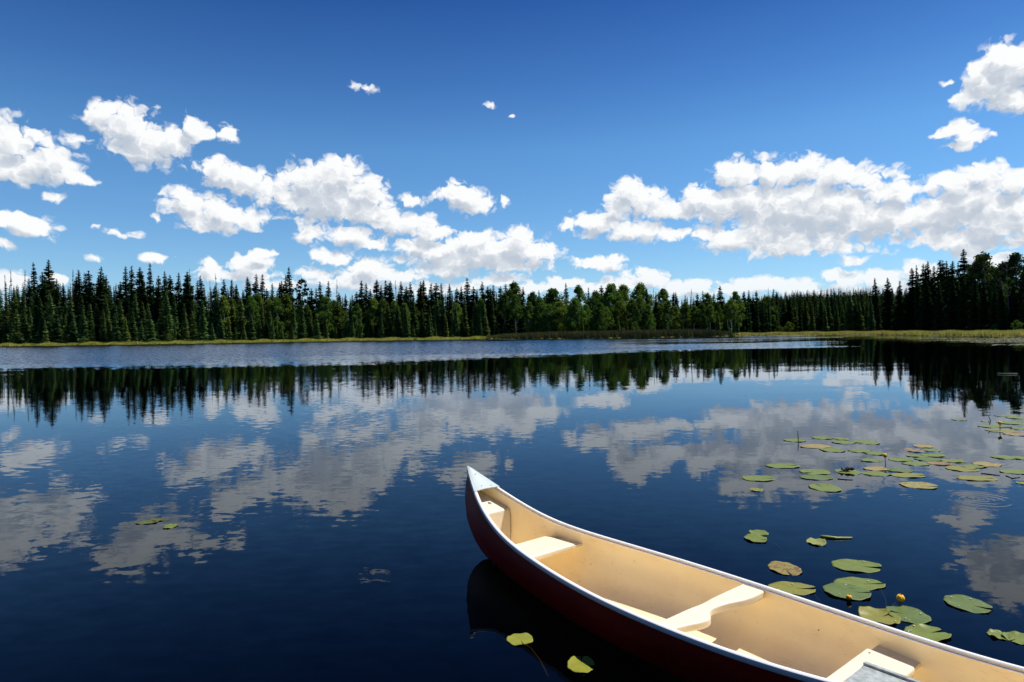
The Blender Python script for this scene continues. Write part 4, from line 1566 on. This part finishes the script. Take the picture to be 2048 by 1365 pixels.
pad(1632, 1085, 34, 16, 270, (0.27, 0.30, 0.09), 0.1, 'pale folded lily pad beside a rolled leaf in dark water', GR_NEAR, curl=0.006, fold=0.02, stem=[(1630, 1092), (1622, 1098)])
pad(1040, 1279, 53, 24, 285, (0.24, 0.26, 0.045), 0.1, 'olive lily pad with a red stalk on the near side of the canoe', 'lily pads on the near side of the canoe', stem=[(1062, 1296), (1080, 1315), (1096, 1342)], stem_mat=REDSTEM)
pad(1162, 1330, 54, 48, 100, (0.24, 0.25, 0.035), 0.12, 'half shaded yellow green lily pad on the near side of the canoe', 'lily pads on the near side of the canoe', tilt=(0.0, 0.06, -0.3))
pad(1193, 1303, 9, 12, 90, (0.10, 0.10, 0.03), 0.2, 'tiny dim lily leaf in the shade of the canoe', 'lily pads on the near side of the canoe', z=-0.02)
pad(294, 1045, 44, 7, 180, (0.10, 0.115, 0.02), 0.1, 'long olive lily pad out on the left water, left of three', 'lily pads alone on the left water')
pad(316, 1040, 34, 6, 20, (0.09, 0.10, 0.02), 0.15, 'small olive lily pad between two others on the left water', 'lily pads alone on the left water')
pad(341, 1053, 25, 10, 200, GREEN, 0.05, 'small round lily pad, nearest of three on the left water', 'lily pads alone on the left water')
for a in [
    (1516, 957, 63, 12, 355, GREEN, .05, 'lone green lily pad at the left end of the open group'),
    (1513, 980, 27, 7, 180, OLIVE, .2, 'small ragged lily pad below the leftmost open water pad'),
    (1565, 932, 66, 10, 10, GREEN, .1, 'thin long lily pad second from the left of the open group'),
    (1631, 944, 56, 12, 200, GREEN, .0, 'rear one of two stacked lily pads left of the curled leaf'),
    (1632, 955, 63, 11, 350, DEEP, .05, 'front one of two stacked lily pads left of the curled leaf'),
    (1650, 976, 56, 17, 95, GREEN, .05, 'rounded lily pad with a pale rib, nearest of the open group'),
    (1697, 944, 46, 11, 180, GREEN, .0, 'green lily pad carrying a black curled leaf'),
    (1589, 881, 40, 7, 10, GREEN, .1, 'lily pad at the foot of the upright dark stick'),
    (1630, 893, 60, 8, 170, YELLOW, .3, 'long yellowish lily pad right of the upright stick'),
    (1663, 900, 43, 11, 350, GREEN, .1, 'oval lily pad touching the long yellowish one'),
    (1644, 876, 38, 6, 0, GREEN, .1, 'far thin lily pad with a dark speck at its end'),
    (1682, 878, 28, 6, 180, GREEN, .0, 'small lily pad right of the dark speck'),
    (1687, 885, 43, 7, 20, GREEN, .05, 'thin lily pad in front of the dark speck'),
    (1734, 885, 46, 9, 190, GREEN, .05, 'oval lily pad right of the pad with the dark speck'),
    (1719, 902, 42, 7, 170, GREEN, .05, 'left one of two thin joined lily pads above the stalked flower'),
    (1751, 907, 40, 7, 10, GREEN, .1, 'right one of two thin joined lily pads, touching the stalked flower'),
    (1743, 921, 40, 7, 0, GREEN, .1, 'pale lily pad left of the stalked flower'),
    (1754, 938, 52, 8, 20, YELLOW, .15, 'yellow tinted lily pad below the stalked flower'),
    (1753, 948, 52, 9, 200, GREEN, .0, 'lily pad in front of the yellow tinted one below the flower'),
    (1800, 941, 46, 9, 160, DEEP, .0, 'dark rimmed lily pad with a raised edge right of the flower'),
    (1815, 951, 64, 10, 350, OLIVE, .1, 'long olive lily pad in front of the raised edge pad'),
    (1837, 971, 66, 15, 330, (0.28, 0.26, 0.07), .45, 'ragged yellow lily pad alone before the middle cluster'),
    (1847, 893, 34, 7, 180, YELLOW, .2, 'small yellowish lily pad at the back of the middle cluster'),
    (1829, 901, 38, 8, 0, (0.27, 0.19, 0.09), .5, 'brown patched lily pad at the back left of the cluster'),
    (1862, 901, 32, 6, 180, GREEN, .0, 'small green lily pad right of the brown patched one'),
    (1834, 912, 42, 6, 20, GREEN, .0, 'pale green lily pad below the brown patched one'),
    (1867, 911, 46, 7, 180, GREEN, .0, 'green lily pad in the middle cluster, right of the pale one'),
    (1800, 920, 42, 8, 340, GREEN, .0, 'lily pad at the left end of the middle cluster'),
    (1857, 919, 50, 8, 180, DEEP, .0, 'dark green lily pad at the heart of the cluster'),
    (1832, 928, 50, 8, 200, GREEN, .0, 'lily pad at the front left of the middle cluster'),
    (1878, 927, 44, 8, 10, (0.27, 0.19, 0.08), .5, 'brown and yellow lily pad at the front of the cluster'),
    (1905, 922, 42, 8, 340, GREEN, .0, 'lily pad at the right end of the middle cluster'),
    (1923, 938, 56, 12, 340, OLIVE, .05, 'large olive lily pad front left of an overlapping three'),
    (1946, 933, 50, 7, 10, GREEN, .0, 'green lily pad between the olive and the yellow one'),
    (1973, 929, 48, 10, 20, YELLOW, .3, 'yellow mottled lily pad at the right of an overlapping three'),
    (1953, 957, 73, 11, 350, OLIVE, .05, 'long single olive lily pad on the dark water at right'),
    (1918, 840, 24, 5, 10, GREEN, .1, 'small far lily pad in the wood reflection'),
    (1970, 843, 13, 4, 10, YELLOW, .4, 'tiny yellow lily pad beside the bent dark stick'),
]:
    pad(*a, GR_FAR)
for a in [
    (2011, 915, 50, 8, 180, GREEN, .05, 'pale green lily pad above the right rings of ripples'),
    (2046, 917, 34, 7, 10, GREEN, .0, 'lily pad cut by the right edge beside the pale green one'),
    (2031, 944, 58, 10, 0, GREEN, .05, 'long green lily pad at the right edge above the dark twig'),
    (2046, 967, 20, 12, 180, OLIVE, .0, 'lily pad cut by the right edge below the dark twig'),
    (1988, 853, 60, 6, 350, GREEN, .05, 'thin long lily pad behind the far stalked flower'),
    (2004, 862, 54, 8, 170, OLIVE, .2, 'olive lily pad at the foot of the far stalked flower'),
    (2034, 869, 44, 8, 350, (0.27, 0.2, 0.09), .4, 'reddish lily pad at the right edge in front of the far ones'),
    (2026, 846, 56, 8, 10, GREEN, .1, 'green lily pad right of the far stalked flower'),
    (2040, 836, 50, 5, 0, GREEN, .0, 'thin far lily pad at the right edge'),
    (2014, 832, 46, 4, 180, GREEN, .0, 'farthest lily pad at the right, above the others'),
    (2042, 858, 34, 5, 180, GREEN, .0, 'small lily pad at the right edge between two larger ones'),
]:
    pad(*a, GR_EDGE)


def flower(cx, cy, size, base, label, group):
    """Yellow pond lily: a globe of cupped sepals on a stalk."""
    p0 = on_plane(base[0], base[1], 0.0)
    # straight above the foot of the stalk, at the height seen in the photograph
    d = ray(cx, cy)
    z = CAM_H + p0.y / d.y * d.z
    rad = size * p0.y / FPX * 0.5
    root = empty('yellow_water_lily', p0)
    tag(root, label, 'flower', group)
    k = rad / 0.02
    bx = d.x / d.y * p0.y - p0.x
    pts = [(0, 0, -0.12), (0, 0, 0), (bx * 0.6, 0, max(z - rad, 0.0) * 0.6), (bx, 0, max(z - rad * 0.8, 0.002))]
    V, F = tube(pts, [0.005 * k ** 0.5, 0.0045 * k ** 0.5, 0.004 * k ** 0.5, 0.0045 * k ** 0.5], 8)
    link('stalk', pymesh('stalk', V, F), root, DARKSTICK if z > 0.05 else STEM, True)
    V, F = [], []
    # five cupped sepals overlapping round a core
    for s in range(5):
        th0 = s * 2 * math.pi / 5
        o0 = len(V)
        for i in range(9):
            u = i / 8
            el = -1.35 + 2.55 * u
            half = 0.85 * math.sin(math.pi * min(1.0, 0.12 + 0.80 * u)) ** 0.6
            for j in range(7):
                t = th0 + half * (j / 3 - 1)
                rr = rad * (1.0 + 0.05 * (s % 2) + 0.10 * u * u - 0.06 * abs(j / 3 - 1))
                V.append((rr * math.cos(el) * math.cos(t), rr * math.cos(el) * math.sin(t), rr * (math.sin(el) + 0.1)))
        for i in range(8):
            for j in range(6):
                F.append((o0 + i * 7 + j, o0 + i * 7 + j + 1, o0 + (i + 1) * 7 + j + 1, o0 + (i + 1) * 7 + j))
    me = pymesh('sepals', V, F)
    o = link('sepals', me, root, PETAL, True)
    md = o.modifiers.new('thick', 'SOLIDIFY')
    md.thickness = rad * 0.07
    o.location = (bx, 0, z)
    bm2 = bmesh.new()
    bmesh.ops.create_uvsphere(bm2, u_segments=14, v_segments=10, radius=rad * 0.80)
    me = bpy.data.meshes.new('flower_core')
    bm2.to_mesh(me)
    bm2.free()
    c = link('flower_core', me, root, PETAL, True)
    c.location = (bx, 0, z)
    return root


GF = 'yellow pond lilies'
flower(1801, 1198, 15.5, (1797, 1211), 'large round yellow flower close to the canoe rim', GF)
flower(1698, 1196, 11, (1698, 1202), 'small yellow bud floating at a lily pad near the canoe', GF)
flower(1770, 912, 8, (1771, 930), 'yellow flower on a dark stalk in the middle of the open pads', GF)
flower(2000, 847, 7.5, (2000, 862), 'small yellow flower on a dark stalk at the far right pads', GF)


def stick(name, pts, rad, label, cat, mat=None, seg=7):
    p0 = Vector(pts[0])
    V, F = tube([Vector(p) - p0 for p in pts], [rad] * (len(pts) - 1) + [rad * 0.6], seg)
    o = link(name, pymesh(name, V, F), None, mat or DARKSTICK, True)
    o.location = p0
    tag(o, label, cat)
    return o


def upright(base, tips):
    p0 = on_plane(*base)
    out = [p0 - Vector((0, 0, 0.25)), p0]
    for (x, y) in tips:
        d = ray(x, y)
        out.append(Vector((d.x / d.y * p0.y, p0.y, CAM_H + p0.y / d.y * d.z)))
    return out


stick('dead_stalk', upright((1597, 883), [(1596, 872), (1595.5, 862)]), 0.007, 'upright dark stick rising from a far lily pad', 'stick')
stick('dead_stalk', upright((1979, 850), [(1981, 842), (1977, 832)]), 0.008, 'bent dark stick left of the far stalked flower', 'stick')
# dead leaf curled up on a pad
q = random.Random(5)
p0 = on_plane(1694, 942, 0.012)
V, F = [], []
for i in range(9):
    for j in range(6):
        u, v = i / 8 - 0.5, j / 5
        a = v * 3.4 + 0.4 * u
        V.append((u * 0.17 * (1 - 0.3 * v), -0.028 * math.cos(a) + 0.01 * math.sin(9 * u), 0.028 * math.sin(a) * (1 + 0.5 * math.sin(7 * u)) + 0.012 + 0.012 * math.cos(11 * u + v)))
for i in range(8):
    for j in range(5):
        F.append((i * 6 + j, i * 6 + j + 1, (i + 1) * 6 + j + 1, (i + 1) * 6 + j))
o = link('dead_leaf', pymesh('dead_leaf', V, F), None, DARKSTICK, True)
o.location = p0
o.modifiers.new('thick', 'SOLIDIFY').thickness = 0.004
tag(o, 'black curled dead leaf lying on a green lily pad', 'leaf')
# rolled leaf and floating twigs
P = [on_plane(x, y, 0.006) for x, y in ((1641, 1073), (1655, 1075), (1675, 1077), (1704, 1076))]
V, F = tube([p - P[0] for p in P], [0.012, 0.016, 0.014, 0.008], 8)
o = link('rolled_leaf', pymesh('rolled_leaf', V, F), None, PAD, True)
o.location = P[0]
o.color = (0.25, 0.29, 0.08, 0.0)
tag(o, 'rolled pale green leaf floating above a folded lily pad', 'leaf')
for pts, lab in ((((1675, 958), (1690, 959.5), (1706, 960)), 'thin dark twig floating in the cloud reflection below the pads'),
                 (((1962, 947), (1980, 949), (2000, 951)), 'thin dark twig floating above the long single olive pad'),
                 (((2012, 952), (2024, 957), (2040, 955)), 'dark forked twig afloat at the right edge'),):
    stick('floating_twig', [on_plane(x, y, 0.004) for x, y in pts], 0.006, lab, 'twig')
# low dark log on the far shore and pale drift on the right shore
P = [on_plane(x, y, 0.12) for x, y in ((976, 681.0), (1000, 681.2), (1034, 680.6))]
stick('drift_log', P, 0.22, 'low dark log in the water at the left end of the reeds', 'log', DARKSTICK, 10)
P = [on_plane(x, y, 0.03) for x, y in ((1995, 747.0), (2012, 747.6), (2035, 747.2))]
stick('floating_branch', P, 0.013, 'pale thin branch floating in the dark wood reflection', 'branch', STRAW, 8)


# mats of small floating leaves off the right shore
def floating_mat():
    V, F = [], []
    for (x0, x1, yy, dens) in ((1770, 2060, 677.6, 340), (1840, 2070, 681.6, 420), (1930, 2080, 684.5, 320), (1985, 2090, 690, 260), (1910, 2090, 679.3, 360)):
        for i in range(dens):
            px = x0 + (x1 - x0) * NPR.random()
            f = (px - x0) / (x1 - x0)
            if NPR.random() > 0.25 + f:
                continue
            c = on_plane(px, yy + NPR.normal(0, 0.45), 0.012)
            r = NPR.uniform(0.10, 0.22)
            o0 = len(V)
            a0 = NPR.uniform(0, 6.28)
            for k in range(7):
                a = a0 + 5.6 * k / 6
                V.append((c.x + r * math.cos(a), c.y + r * math.sin(a), 0.012 + 0.02 * NPR.random()))
            V.append((c.x, c.y, 0.012))
            for k in range(6):
                F.append((o0 + 7, o0 + k, o0 + k + 1))
    mt = simple_mat('pale_leaves', (0.22, 0.22, 0.12), 0.45, 0.5, 0.0, 0.8, 0.4)
    o = link('floating_leaves', pymesh('floating_leaves', V, F), None, mt)
    tag(o, 'mats of pale floating leaves off the right shore', 'water plants', kind='stuff')


floating_mat()
